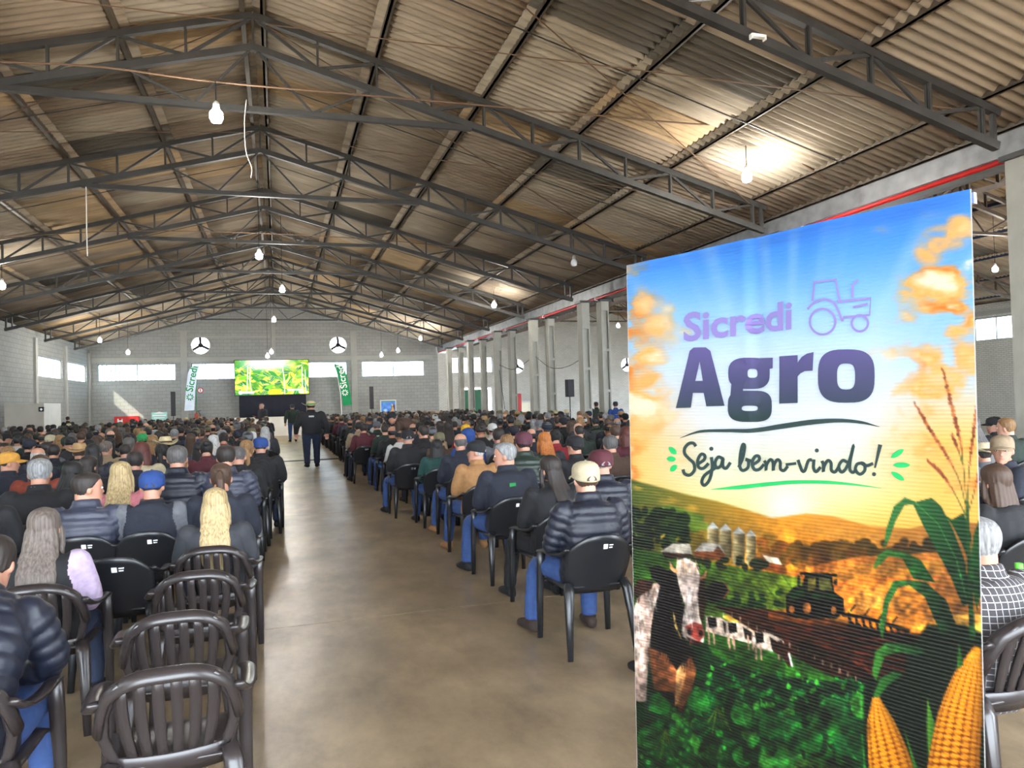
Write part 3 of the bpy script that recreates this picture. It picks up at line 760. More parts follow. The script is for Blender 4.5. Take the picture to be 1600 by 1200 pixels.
# drooping wires between columns
def wire(name, pts, r, m_, label):
    b = MB(); b.tube(sm(pts, 6), r, 5); return tag(b.build(name, m_, smooth=True), label, 'wire')
# ------------------------------------------------------------------ pendant bulbs
BULB = mat('lit_bulb', (1, 1, 1), .3, emit=(1.0, .97, .88), estr=40)
BULBOFF = mat('unlit_bulb', (.75, .76, .78), .3)
SOCKET = mat('bulb_socket', (.6, .6, .58), .4)
def pendant(px, py, z, top, label, lit=True, r=.085, power=55):
    p = at_z(px, py, z)
    if py > 300:
        rx = RX if p.x < 10.2 else RX2
        top = RZ+.21-SL*abs(p.x-rx)
    t = empty('pendant_lamp', tuple(p)); tag(t, label, 'lamp', 'pendant bulbs under the roof')
    m = MB(); m.tube([(0, 0, .2), (0, 0, max(.4, top-p.z))], .008, 6); m.build('cord', BLACKM, t)
    m = MB(); m.loft([((0, 0, .1), (.045, 0, 0), (0, .045, 0)), ((0, 0, .17), (.045, 0, 0), (0, .045, 0)), ((0, 0, .21), (.02, 0, 0), (0, .02, 0))], 12); m.build('socket', SOCKET, t, True)
    m = MB()
    m.loft([((0, 0, -.09), (.02, 0, 0), (0, .02, 0)), ((0, 0, -.075), (r*.75, 0, 0), (0, r*.75, 0)), ((0, 0, -.03), (r, 0, 0), (0, r, 0)), ((0, 0, .05), (r, 0, 0), (0, r, 0)), ((0, 0, .09), (r*.6, 0, 0), (0, r*.6, 0)), ((0, 0, .11), (.04, 0, 0), (0, .04, 0))], 16)
    m.build('bulb', BULB if lit else BULBOFF, t, True)
    if lit:
        ld = bpy.data.lights.new('bulb_light', 'POINT'); ld.energy = power; ld.color = (1, .96, .88); ld.shadow_soft_size = .1
        l = bpy.data.objects.new('bulb_light', ld); C.objects.link(l); l.parent = t; l.location = (0, 0, -.2)
    return t
for px_, py_, z_, top_, lab, lit in (
    (338, 182, 5.62, 6.1, 'lit pendant bulb hanging from the nearest cross cable under the ridge', True),
    (1167, 277, 5.37, 6.14, 'lit pendant bulb hanging above the welcome banner', True),
    (405, 400, 5.55, 6.5, 'lit pendant bulb under the ridge, second in the line towards the stage', True),
    (441, 453, 5.5, 6.5, 'lit pendant bulb under the ridge, third in the line towards the stage', True),
    (428, 500, 5.5, 6.5, 'lit pendant bulb under the ridge, fourth in the line towards the stage', True),
    (772, 477, 5.2, 5.9, 'lit pendant bulb over the seats halfway along the columns', True),
    (657, 529, 5.1, 5.7, 'lit pendant bulb near the end of the column row', True),
    (3, 447, 5.2, 5.9, 'lit pendant bulb at the roof edge over the wall-side seats', True),
    (156, 532, 4.9, 5.6, 'lit pendant bulb by the corner above the striped window', True),
    (200, 551, 4.6, 5.8, 'small lit pendant bulb just beyond the corner bulb', True),
    (424, 550, 4.45, 6.4, 'small lit pendant bulb just above the screen', True),
    (418, 557, 4.28, 6.4, 'lowest lit pendant bulb touching the top of the screen', True),
    (596, 555, 4.4, 5.9, 'small lit pendant bulb above the third back window', True),
    (622, 548, 4.6, 5.9, 'small lit pendant bulb above the right part of third back window', True),
    (897, 411, 5.3, 6.0, 'unlit pale bulb hanging below the second full truss', False),
    (1555, 421, 5.6, 7.0, 'lit pendant bulb in the neighbouring nave beside the banner edge', True),
    (966, 509, 5.4, 7.0, 'lit pendant bulb in the neighbouring nave above the columns', True)):
    pendant(px_, py_, z_, top_, lab, lit)
RUST = mat('rusty_rod', srgb(104, 80, 60), .7)
a = at_y(-40, 94, 10.6); b_ = at_y(1530, 231, 9.0)
wire('cross_cable', [(XL+.02, 10.6, 5.25), tuple(at_y(0, 97, 10.6)), tuple(at_y(390, 133, 10.6)), tuple(at_y(1040, 190, 10.6)), tuple(at_y(1165, 205, 10.6)), (9.3, 10.6, 5.42)], .014, RUST, 'rusty cable strung across the hall in front of the first lamps')
wire('cross_cable', [(XL+.02, 20.5, 5.2), (-5, 20.5, 6.1), (RX, 20.5, 6.3), (5, 20.5, 6.1), (9.3, 20.5, 5.4)], .012, RUST, 'rusty cable strung across the hall behind the second full truss')
# sag rods in the roof plane
for y, lab in ((9.9, 'first'), (14.9, 'second'), (19.9, 'third'), (24.9, 'fourth')):
    for s_, sd_ in ((1, 'column'), (-1, 'wall')):
        m = MB(); m.bar((RX+s_*.2, y, RZ-.02), (RX+s_*9.3, y, RZ-SL*9.3-.0), .016, .016)
        tag(m.build('sag_rod', STEEL), 'thin steel rod under the sheets, %s bay, %s-side roof slope' % (lab, sd_), 'rod', 'sag rods under the sheets')
# diagonal bracing
for i, (y0, y1) in enumerate(((7.4, 12.4), (12.4, 17.4), (27.4, 32.4))):
    for s_, sd_ in ((1, 'column'), (-1, 'wall')):
        for j, (x0, x1) in enumerate(((.2, 9.2), (9.2, .2))):
            m = MB(); m.bar((RX+s_*x0, y0+.06, RZ-SL*x0-.05-.04*j), (RX+s_*x1, y1-.06, RZ-SL*x1-.05-.04*j), .014, .014)
            tag(m.build('brace_rod', RUST), 'diagonal brace rod, %s, %s braced bay, %s-side slope' % (('falling away', 'rising away')[j], ORD[i+1], sd_), 'rod', 'diagonal brace rods')
# loose white wires and a dead tube fitting
WIREW = mat('white_wire', (.75, .74, .7), .5)
wire('hanging_wire', [tuple(at_y(385, 155, 12.2)), tuple(at_y(382, 190, 12.2)), tuple(at_y(384, 235, 12.2)), tuple(at_y(393, 262, 12.2)), tuple(at_y(392, 278, 12.2))], .008, WIREW, 'loose white wire dangling below the ridge of the first full truss')
wire('hanging_wire', [(at_y(135, 328, 17.4).x, 17.4, lowz(abs(at_y(135, 328, 17.4).x-RX))), tuple(at_y(135, 328, 17.2)), tuple(at_y(135.5, 365, 17.2)), tuple(at_y(136.5, 400, 17.2))], .012, WIREW, 'straight white wire hanging over the wall-side seats')
a = at_y(1184, 57, 7.3)
tf = empty('tube_fitting', tuple(a), 0); tag(tf, 'small white tube lamp fitting fixed under the nearest truss chord', 'lamp fitting')
m = MB(); m.box((-.09, -.03, -.015), (.09, .03, .02)); m.build('body', WHITEE, tf)
m = MB(); m.box((-.1, -.03, -.04), (-.085, .03, .02)); m.box((.085, -.03, -.04), (.1, .03, .02)); m.build('end_cap', WHITEE, tf)
wire('hanging_wire', [(9.66, 32.19, 3.3), (9.66, 30, 3.0), (9.66, 27.61, 3.35)], .012, BLACKM, 'dark wire sagging between the farther column pairs')
wire('hanging_wire', [(9.66, 27.19, 3.35), (9.66, 25.6, 2.85), (9.66, 24, 2.8), (9.66, 22.61, 3.0)], .010, BLACKM, 'dark wire sagging between the nearer column pairs')
wire('hanging_wire', [tuple(at_y(780, 578, 31.4)), tuple(at_y(784, 605, 31.4)), tuple(at_y(789, 640, 31.4))], .012, BLACKM, 'dark wire running down beside a column to the floor')
# ------------------------------------------------------------------ moulded plastic armchairs
CHB = mat('black_chair_plastic', (.011, .012, .014), .32)
CHR = mat('brown_black_chair_plastic', (.024, .019, .019), .29)
LABM = mat('white_print', (.75, .76, .78), .6)
def back_pt(u, z, off=0.0):
    """surface of the backrest: u -1..1 across, z height; leans back and curves round the sitter"""
    t = (z-.44)/.38
    return Vector((u*(.205+.025*math.sin(PI*min(1, max(0, t)))), -.215-.15*t+.05*u*u - off, z))
def grid_solid(fn, nu, nv, th, keep=None):
    m = MB(); vs = [fn(i/nu, j/nv) for j in range(nv+1) for i in range(nu+1)]; fs = []
    for j in range(nv):
        for i in range(nu):
            if keep is None or keep(i, j): fs.append((j*(nu+1)+i, j*(nu+1)+i+1, (j+1)*(nu+1)+i+1, (j+1)*(nu+1)+i))
    m.add(vs, fs)
    return modified(m.mesh('g', [], True), [('SOLIDIFY', {'thickness': th, 'offset': 0})])
def seat_pt(u, v):
    x = (u*2-1); y = v*.44-.215
    w_ = .215+.02*v
    dip = -.018*(1-x*x)*math.sin(PI*min(1, v*1.1)) - (.03*max(0, v-.85)/.15)
    return Vector((x*w_, y, .445+dip-.01*(abs(x) > .98)))
SEATME = grid_solid(seat_pt, 12, 10, .014)
def top_z(u): return .805 - .115*abs(u)**3.2
def solid_pt(u, v):
    x = u*2-1; z0 = .40; return back_pt(x*(1.0 if v > .2 else .93+.35*v), z0+(top_z(x)-z0)*v)
SOLIDME = grid_solid(solid_pt, 16, 10, .012)
def rim():
    m = MB(); P = []
    for k in range(25):
        a = k/24*2-1
        P.append(back_pt(math.copysign(abs(a)**.75, a), top_z(math.copysign(abs(a)**.75, a))-(.10*max(0, abs(a)-.85)/.15)))
    m.tube(P, .030, 8, flat=.55, ref=(0, 0, 1)); return smooth(m.mesh('rim'))
RIMME = rim()
def slat(k):
    u0 = -.68+k*.272; w_ = .088
    def fn(a, b): 
        uu = u0*(1-.18*(1-b)) + (a*2-1)*w_*(1-.15*(1-b)); z0 = .475; return back_pt(uu, z0+(top_z(uu)-.012-z0)*b, -.002)
    return grid_solid(fn, 2, 6, .012)
SLATME = [slat(k) for k in range(6)]
def sideloop(s):
    m = MB(); P = [back_pt(s*q, z) for q, z in ((.66, .78), (.80, .74), (.90, .66), (.93, .58), (.88, .50), (.80, .45))]
    m.tube(P, .02, 8, flat=.6); return smooth(m.mesh('loop'))
def low_panel():
    def fn(a, b): return back_pt((a*2-1)*.86, .40+.09*b)
    return grid_solid(fn, 10, 2, .012)
LOOPME = {1: sideloop(1), -1: sideloop(-1)}; PANELME = low_panel()
def leg_me(sx, front):
    m = MB()
    if front: P = [(.262, .235, 0), (.258, .225, .3), (.254, .20, .52), (.256, .17, .63)]; R = [.020, .026, .032, .03]
    else: P = [(.235, -.30, 0), (.222, -.265, .25), (.208, -.235, .42), (.195, -.20, .47)]; R = [.019, .028, .036, .03]
    m.tube([(sx*x, y, z) for x, y, z in P], R, 8, flat=.75, e=3.2); return smooth(m.mesh('leg'))
LEGME = {(s, f): leg_me(s, f) for s in (1, -1) for f in (True, False)}
def arm_me(sx):
    m = MB(); P = sm([(sx*.256, .20, .622), (sx*.268, .08, .648), (sx*.265, -.08, .655), (sx*.248, -.22, .675), (sx*.222, -.285, .715)], 4)
    m.tube(P, [.03]*len(P), 8, flat=.42, ref=(1, 0, 0)); return smooth(m.mesh('arm'))
ARMME = {s: arm_me(s) for s in (1, -1)}
LABME = None
def label_me():
    m = MB()
    def q(u, z): return back_pt(u, z, .0085)
    def patch(u0, u1, z0, z1): m.add([q(u0, z0), q(u1, z0), q(u1, z1), q(u0, z1)], [(0, 1, 2, 3), (3, 2, 1, 0)])
    patch(.02, .16, .708, .742); patch(.20, .34, .729, .737); patch(.20, .32, .712, .721)
    return m.mesh('label')
LABME = label_me()
def with_mat(me, m_):
    me = me.copy(); me.materials.clear(); me.materials.append(m_); return me
def make_chair(kind):
    m_ = CHB if kind == 'solid' else CHR
    c = empty('plastic_chair')
    obj('seat', with_mat(SEATME, m_), c)
    if kind == 'solid':
        b = obj('backrest', with_mat(SOLIDME, m_), c); obj('printed_label', with_mat(LABME, LABM), b)['label'] = 'small white printed mark on the backrest'
    else:
        b = obj('backrest', with_mat(RIMME, m_), c)
        for k in range(6): obj('slat', with_mat(SLATME[k], m_), b)
        for s in (1, -1): obj('side_loop', with_mat(LOOPME[s], m_), b)
        obj('lower_panel', with_mat(PANELME, m_), b)
    for k, me in LEGME.items(): obj('leg', with_mat(me, m_), c)
    for s in (1, -1): obj('armrest', with_mat(ARMME[s], m_), c)
    return c
def joined(root, name):
    m = MB(); mats = []
    def rec(o):
        if o.type == 'MESH':
            for mm in o.data.materials:
                if mm not in mats: mats.append(mm)
            for p in o.data.polygons: pass
            off = len(m.v); m.v.extend([tuple(v.co) for v in o.data.vertices])
            for p in o.data.polygons: m.f.append(tuple(i+off for i in p.vertices)); m.m.append(mats.index(o.data.materials[p.material_index]))
        for ch in o.children: rec(ch)
    rec(root); return m.mesh(name, mats, True)
CHAIR = {k: make_chair(k) for k in ('solid', 'slat')}
CHAIRFAR = {k: joined(CHAIR[k], 'plastic_chair') for k in CHAIR}
NCH = [0]
def place_chair(x, y, rz, kind, label, group, far=False):
    NCH[0] += 1
    if far: c = obj('plastic_chair', CHAIRFAR[kind], None, (x, y, 0), (0, 0, rz))
    else:
        c = copy_tree(CHAIR[kind]); c.location = (x, y, 0); c.rotation_euler = (0, 0, rz)
    return tag(c, label, 'chair', group)
# ------------------------------------------------------------------ people
from mathutils import noise as mnoise
def V3(*a): return Vector(a)
HEADR = [(0.0, .026, .074, .022), (.018, .044, .088, 0.0), (.045, .057, .092, -.042), (.075, .065, .090, -.068), (.105, .070, .090, -.086), (.135, .0745, .092, -.097),
         (.165, .0755, .090, -.100), (.192, .071, .079, -.092), (.214, .058, .060, -.074), (.229, .036, .034, -.045), (.235, .012, .005, -.015)]
def head_ring(z):
    z = max(0, min(.235, z))
    for a, b in zip(HEADR, HEADR[1:]):
        if z <= b[0]:
            t = (z-a[0])/(b[0]-a[0]); return [a[i]+(b[i]-a[i])*t for i in (1, 2, 3)]
def add_head(mb, M):
    rings = []
    for z, w_, yf, yb in HEADR: rings.append((M @ V3(0, (yf+yb)/2, z), M.to_3x3() @ V3(w_, 0, 0), M.to_3x3() @ V3(0, (yf-yb)/2, 0)))
    mb.loft(rings, 20, e=2.15)
    for c, r in (((0, .094, .088), (.013, .017, .014)), ((0, .090, .105), (.009, .012, .024)), ((0, .086, .058), (.022, .010, .010)), ((0, .080, .142), (.045, .014, .009)),
                 ((.076, -.008, .104), (.011, .018, .031)), ((-.076, -.008, .104), (.011, .018, .031)), ((0, .082, .014), (.022, .014, .014))):
        mb.ellipsoid(c, r, 10, 6, M=M)
class Pose: pass
def catm(P, t):
    n = len(P)-1; s = t*n; i = max(0, min(n-1, int(math.floor(s)))); u = s-i
    a = P[i-1] if i > 0 else 2*P[0]-P[1]; b = P[i]; c = P[i+1]; d = P[i+2] if i+2 <= n else 2*P[n]-P[n-1]
    return .5*((2*b)+(c-a)*u+(2*a-5*b+4*c-d)*u*u+(3*b-a-3*c+d)*u**3)
def pose(kind, turn=0.0):
    p = Pose(); p.turn = turn; p.kind = kind
    if kind in ('sit', 'lean'):
        ln = .22 if kind == 'lean' else 0
        p.spine = [V3(0, -.055, .475), V3(0, -.115, .66), V3(0, -.125+ln*.55, .86-ln*.1), V3(0, -.10+ln*1.25, 1.035-ln*.28)]
        p.sh = {s: V3(s*.185, -.125+ln*1.0, .965-ln*.22) for s in (1, -1)}
        p.el = {s: V3(s*.255, -.06+ln*1.1, .715-ln*.1) for s in (1, -1)}
        p.wr = {s: V3(s*.13, .15+ln*.4, .645) for s in (1, -1)}
        p.hd = {s: V3(-s*.45, .85, -.25) for s in (1, -1)}
        p.hip = {s: V3(s*.095, -.02, .50) for s in (1, -1)}
        p.kn = {s: V3(s*.165, .37, .53) for s in (1, -1)}
        p.an = {s: V3(s*.17, .36, .09) for s in (1, -1)}
        if kind == 'sit': p.kn[-1] = V3(-.22, .36, .53); p.an[-1] = V3(-.25, .43, .09)
        p.toe = {s: V3(s*.15, 1, 0) for s in (1, -1)}
        p.head = V3(0, -.075+ln*1.5, 1.05-ln*.33); p.tilt = -.45 if kind == 'lean' else -.05
    else:
        z = .40
        dy = 0
        p.spine = [V3(0, 0, .90), V3(0, -.02, 1.08), V3(0, -.025, 1.27), V3(0, 0, 1.455)]
        p.sh = {s: V3(s*.19, -.02, 1.385) for s in (1, -1)}
        p.el = {s: V3(s*.275, -.05, 1.12) for s in (1, -1)}
        p.wr = {s: V3(s*.285, .04, .88) for s in (1, -1)}
        p.hd = {s: V3(-s*.05, .25, -.95) for s in (1, -1)}
        p.hip = {s: V3(s*.095, 0, .91) for s in (1, -1)}
        p.kn = {s: V3(s*.105, .02, .49) for s in (1, -1)}
        p.an = {s: V3(s*.11, -.02, .09) for s in (1, -1)}
        p.toe = {s: V3(s*.12, 1, 0) for s in (1, -1)}
        p.head = V3(0, .025, 1.475); p.tilt = -.02
        if kind == 'walk':
            p.kn[1] = V3(.10, .12, .50); p.an[1] = V3(.10, .17, .10); p.kn[-1] = V3(-.10, -.01, .48); p.an[-1] = V3(-.10, -.20, .13)
            p.wr[1] = V3(.30, -.10, .88); p.wr[-1] = V3(-.30, .12, .90); p.el[1] = V3(.285, -.12, 1.13)
        if kind == 'talk':
            p.wr[1] = V3(.12, .27, 1.14); p.hd[1] = V3(-.2, .7, .5); p.el[1] = V3(.25, .02, 1.10); p.wr[-1] = V3(-.10, .26, 1.06); p.hd[-1] = V3(.5, .8, .1); p.el[-1] = V3(-.25, .0, 1.10)
        if kind == 'bend':
            p.spine = [V3(0, -.05, .88), V3(0, .06, 1.04), V3(0, .24, 1.13), V3(0, .42, 1.20)]
            p.sh = {s: V3(s*.185, .36, 1.15) for s in (1, -1)}; p.el = {s: V3(s*.24, .42, .90) for s in (1, -1)}; p.wr = {s: V3(s*.16, .58, .78) for s in (1, -1)}
            p.hd = {s: V3(0, .7, -.6) for s in (1, -1)}; p.head = V3(0, .47, 1.19); p.tilt = -.55
    p.HM = Matrix.Translation(p.head) @ Matrix.Rotation(turn, 4, 'Z') @ Matrix.Rotation(p.tilt, 4, 'X')
    return p
TORSO = [(-.07, .13, .10), (0.0, .165, .130), (.2, .163, .122), (.4, .162, .118), (.6, .178, .124), (.78, .188, .118), (.88, .165, .102), (.95, .105, .078), (1.0, .062, .060)]
def add_torso(mb, p, grow=0.0, t1=1.0, t0=-.07):
    rings = []
    for t, hw, hd in TORSO:
        if t < t0 or t > t1: continue
        c = catm(p.spine, t); d = (catm(p.spine, t+.02)-catm(p.spine, t-.02)).normalized()
        X = V3(1, 0, 0); Yv = d.cross(X).normalized()
        rings.append((c, X*(hw+grow), Yv*(hd+grow)))
    mb.loft(rings, 18, e=2.3)
def limb(mb, P, R, n=10): 
    Q = []; S = []
    for i in range(len(P)-1):
        for k in range(4):
            t = k/4; Q.append(P[i].lerp(P[i+1], t)); S.append(R[i]+(R[i+1]-R[i])*t)
    Q.append(P[-1]); S.append(R[-1])
    Q2 = [Q[0]]+[(Q[i-1]+Q[i]*2+Q[i+1])/4 for i in range(1, len(Q)-1)]+[Q[-1]]
    mb.tube(Q2, S, n)
    mb.ellipsoid(P[0], (R[0],)*3, 8, 6)
def add_hand(mb, w_, d, s):
    d = d.normalized(); side = d.cross(V3(0, 0, 1)).normalized(); up = side.cross(d)
    inn = side*(-s) if side.x*s > 0 else side*s if False else side*(-1 if side.x*s > 0 else 1)
    mb.loft([(w_, side*.026, up*.020), (w_+d*.04, side*.040, up*.017), (w_+d*.085, side*.042, up*.014), (w_+d*.095, side*.036, up*.011)], 10)
    for k, (o, L) in enumerate(((-.031, .066), (-.0105, .078), (.0105, .074), (.031, .058))):
        b = w_+d*.085+inn*(-o); t1 = b+d*L*.5-up*.010; t2 = b+d*L-up*.032
        mb.tube([b-d*.01, t1, t2], [.0098, .0092, .0075], 7)
    b = w_+d*.03+inn*.036; mb.tube([b-inn*.01, b+inn*.022+d*.028, b+inn*.026+d*.06-up*.012], [.013, .011, .009], 7)
def remesh(mb, voxel, smooth_it=3, dec=None):
    mods = [('REMESH', {'mode': 'VOXEL', 'voxel_size': voxel}), ('SMOOTH', {'factor': .5, 'iterations': smooth_it})]
    if dec: mods.append(('DECIMATE', {'ratio': dec}))
    return smooth(modified(mb.mesh('r'), mods))
def displace(me, fn):
    n = len(me.vertices); co = np.empty(n*3, np.float32); no = np.empty(n*3, np.float32)
    me.vertices.foreach_get('co', co); me.vertices.foreach_get('normal', no)
    co = co.reshape(-1, 3); no = no.reshape(-1, 3); d = fn(co)
    co = co+no*d[:, None]; me.vertices.foreach_set('co', co.astype(np.float32).ravel()); me.update(); return me
def seg_dist(P, a, b):
    a = np.array(a); b = np.array(b); ab = b-a; t = np.clip(((P-a)@ab)/(ab@ab), 0, 1)
    return np.linalg.norm(P-a-t[:, None]*ab, axis=1), t
SKIN = mat('skin', srgb(172, 124, 102), .55, 0, .06, 20); EYEW = mat('eye_white', (.8, .8, .78), .3); DARK = mat('dark_detail', (.02, .015, .012), .5); LIP = mat('lip', srgb(176, 108, 98), .5)
def body_mesh(p, voxel=.0085):
    mb = MB(); add_torso(mb, p); add_head(mb, p.HM)
    nk = p.spine[-1]; mb.tube([nk-V3(0, .0, .06), nk+V3(0, .005, .02), p.HM @ V3(0, -.028, .05), p.HM @ V3(0, -.03, .10)], [.066, .058, .055, .052], 14)
    for s in (1, -1):
        limb(mb, [p.sh[s], p.el[s], p.wr[s]], [.056, .043, .027]); add_hand(mb, p.wr[s], p.hd[s], s)
        limb(mb, [p.hip[s], p.kn[s], p.an[s]], [.082, .054, .036])
        f = p.toe[s].normalized(); mb.tube([p.an[s]-V3(0, 0, .045)-f*.04, p.an[s]+V3(0, 0, -.045)+f*.06, p.an[s]+V3(0, 0, -.058)+f*.14], [.032, .034, .022], 8)
    me = remesh(mb, voxel, 2)
    ex = MB(); ex.v = [tuple(v.co) for v in me.vertices]; ex.f = [tuple(q.vertices) for q in me.polygons]; ex.m = [0]*len(ex.f)
    for s in (1, -1):
        ex.ellipsoid((s*.031, .079, .122), (.013, .012, .008), 10, 6, 1, p.HM); ex.ellipsoid((s*.031, .088, .122), (.006, .006, .006), 8, 5, 2, p.HM)
        ex.ellipsoid((s*.032, .088, .142), (.020, .006, .004), 8, 4, 2, p.HM)
    ex.ellipsoid((0, .094, .056), (.020, .005, .006), 8, 4, 3, p.HM)
    return ex.mesh('body', [SKIN, EYEW, DARK, LIP], True)
def jacket_mesh(p, kind='plain', voxel=.0125, sleeveless=False, slim=1.0):
    mb = MB(); add_torso(mb, p, .030, .96, -.08)
    nk = p.spine[-1]; d = (p.spine[-1]-p.spine[-2]).normalized(); Yv = d.cross(V3(1, 0, 0))
    if kind != 'tee':
        h = .055 if kind != 'hood' else .03
        c0 = catm(p.spine, .93)
        mb.loft([(c0, V3(.105, 0, 0), Yv*.088), (nk+d*.01, V3(.084, 0, 0), Yv*.080), (nk+d*(.01+h*.6), V3(.080, 0, 0), Yv*.078)], 16)
    if kind == 'hood':
        mb.ellipsoid(catm(p.spine, .90)-Yv*0+V3(0, -.095, .0), (.135, .055, .075), 16, 10); mb.ellipsoid(catm(p.spine, .80)+V3(0, -.13, -.02), (.085, .035, .075), 14, 8)
    for s in (1, -1):
        limb(mb, [p.sh[s], p.el[s], p.wr[s]+(p.wr[s]-p.el[s]).normalized()*.01], [.082, .066, .046], 12)
    me = remesh(mb, voxel, 3)
    sp = [catm(p.spine, t) for t in np.linspace(-.1, 1, 12)]
    def measures(P):
        da = np.full(len(P), 9.0); la = np.zeros(len(P))
        for s in (1, -1):
            L1 = (p.el[s]-p.sh[s]).length
            for a, b, o in ((p.sh[s], p.el[s], 0), (p.el[s], p.wr[s], L1)):
                d_, t = seg_dist(P, a, b); L = (b-a).length; k = d_ < da; da[k] = d_[k]; la[k] = o+t[k]*L
        ds = np.full(len(P), 9.0); ls = np.zeros(len(P)); acc = 0
        for a, b in zip(sp, sp[1:]):
            d_, t = seg_dist(P, a, b); L = (b-a).length; k = d_ < ds; ds[k] = d_[k]; ls[k] = acc+t[k]*L; acc += L
        arm = (da < ds*.62) & (np.abs(P[:, 0]) > .155)
        return arm, la, ls
    def nz(co, sc, st=(1, 1, 1)): return np.array([mnoise.noise(Vector((c[0]*sc*st[0], c[1]*sc*st[1], c[2]*sc*st[2]))) for c in co])
    if kind == 'puffer':
        def fn(co):
            arm, la, ls = measures(co); s = np.where(arm, la/.062, ls/.066+.12*nz(co, 5)); return .0125*np.abs(np.sin(PI*s))**.55-.006+.003*nz(co, 30)
        displace(me, fn)
    else:
        displace(me, lambda co: .006*nz(co, 8, (1, 1, .6))+.0022*nz(co, 20, (1, 1, 1.6)))
    n = len(me.polygons); ctr = np.empty(n*3, np.float32); me.polygons.foreach_get('center', ctr)
    arm, la, ls = measures(ctr.reshape(-1, 3).astype(float))
    me.materials.append(None); me.materials.append(None); me.polygons.foreach_set('material_index', arm.astype(np.int32)); me.update()
    return me
def trouser_mesh(p, voxel=.0135):
    mb = MB(); c = p.spine[0]
    mb.loft([(catm(p.spine, -.02)-V3(0, 0, .05), V3(.17, 0, 0), V3(0, .13, 0)), (catm(p.spine, .05), V3(.178, 0, 0), V3(0, .138, 0)), (catm(p.spine, .22), V3(.172, 0, 0), V3(0, .130, 0))], 16)
    for s in (1, -1): limb(mb, [p.hip[s], p.kn[s], p.an[s]+V3(0, 0, .0)], [.100, .074, .058], 12)
    me = remesh(mb, voxel, 3); displace(me, lambda co: np.array([.005*mnoise.noise(Vector((q[0]*12, q[1]*12, q[2]*16))) for q in co]))
    me.materials.append(None); return me
def shoe_mesh(p, s):
    mb = MB()
    if True:
        f = p.toe[s].normalized(); sd = V3(f.y, -f.x, 0); a = V3(p.an[s].x, p.an[s].y, max(0, p.an[s].z-.09)); up = V3(0, 0, 1)
        mb.loft([(a-f*.075+up*.035, sd*.030, up*.032), (a-f*.05+up*.045, sd*.040, up*.045), (a+f*.03+up*.05, sd*.043, up*.05), (a+f*.10+up*.036, sd*.047, up*.036), (a+f*.16+up*.028, sd*.042, up*.028), (a+f*.195+up*.020, sd*.022, up*.016)], 14, e=2.6)
        mb.loft([(a+up*.075, V3(.048, 0, 0), V3(0, .05, 0)), (a+up*.12, V3(.044, 0, 0), V3(0, .046, 0))], 12)
    me = smooth(mb.mesh('shoes')); me.materials.append(None); return me
# ---- hair, in head space (z = 0 chin, y forward)
ZL = {'short': ((-.2, .045), (-.06, .05), (-.03, .075), (0, .112), (.03, .155), (.055, .188), (.1, .198)), 'buzz': ((-.2, .06), (-.05, .07), (-.02, .1), (.02, .15), (.05, .192), (.1, .203)),
      'bald': ((-.2, .05), (-.06, .055), (-.03, .08), (0, .118), (.03, .16), (.1, .21)), 'full': ((-.2, .0), (-.02, .0), (.012, .06), (.035, .14), (.06, .185), (.1, .198)), 'hood': ((-.2, -.05), (0, -.02), (.04, .02), (.06, .12), (.075, .2), (.1, .215))}
def hair_shell(style, T):
    xs, zs = zip(*ZL[style]); mb = MB(); rings = []; n = 40; vs = []; m = 22
    for j in range(m+1):
        z = -.0+.235*(j/m)
        w_, yf, yb = head_ring(z); cy = (yf+yb)/2; hd = (yf-yb)/2
        for k in range(n):
            a = 2*PI*k/n; x = w_*math.cos(a); y = cy+hd*math.sin(a)
            dz = z-np.interp(y, xs, zs); q = min(1, max(0, (dz+.010)/.02)); q = q*q*(3-2*q)
            if style == 'bald': q *= min(1, max(0, (.178-z+.05*max(0, -y-.05))/.02))
            off = q*(T+.011)-.011 + q*.0022*mnoise.noise(Vector((math.cos(a)*9, math.sin(a)*9, z*14)))
            d = Vector((x, y-cy, (z-.12)*.9)); d.normalize(); vs.append((x+d.x*off, y+d.y*off, z+d.z*off))
    fs = [(j*n+k, j*n+(k+1) % n, (j+1)*n+(k+1) % n, (j+1)*n+k) for j in range(m) for k in range(n)]+[tuple(range(n-1, -1, -1)), tuple(m*n+k for k in range(n))]
    mb.add(vs, fs); return mb
def groove(me, amp=.003, freq=30):
    def fn(co):
        a = np.arctan2(co[:, 0], -(co[:, 1]-.03)); n = np.array([mnoise.noise(Vector((c[0]*6, c[1]*6, c[2]*5))) for c in co])
        return amp*np.sin(a*freq+2.5*n)*np.clip((.2-co[:, 2])/.08, .15, 1)+amp*.8*n
    return displace(me, fn)
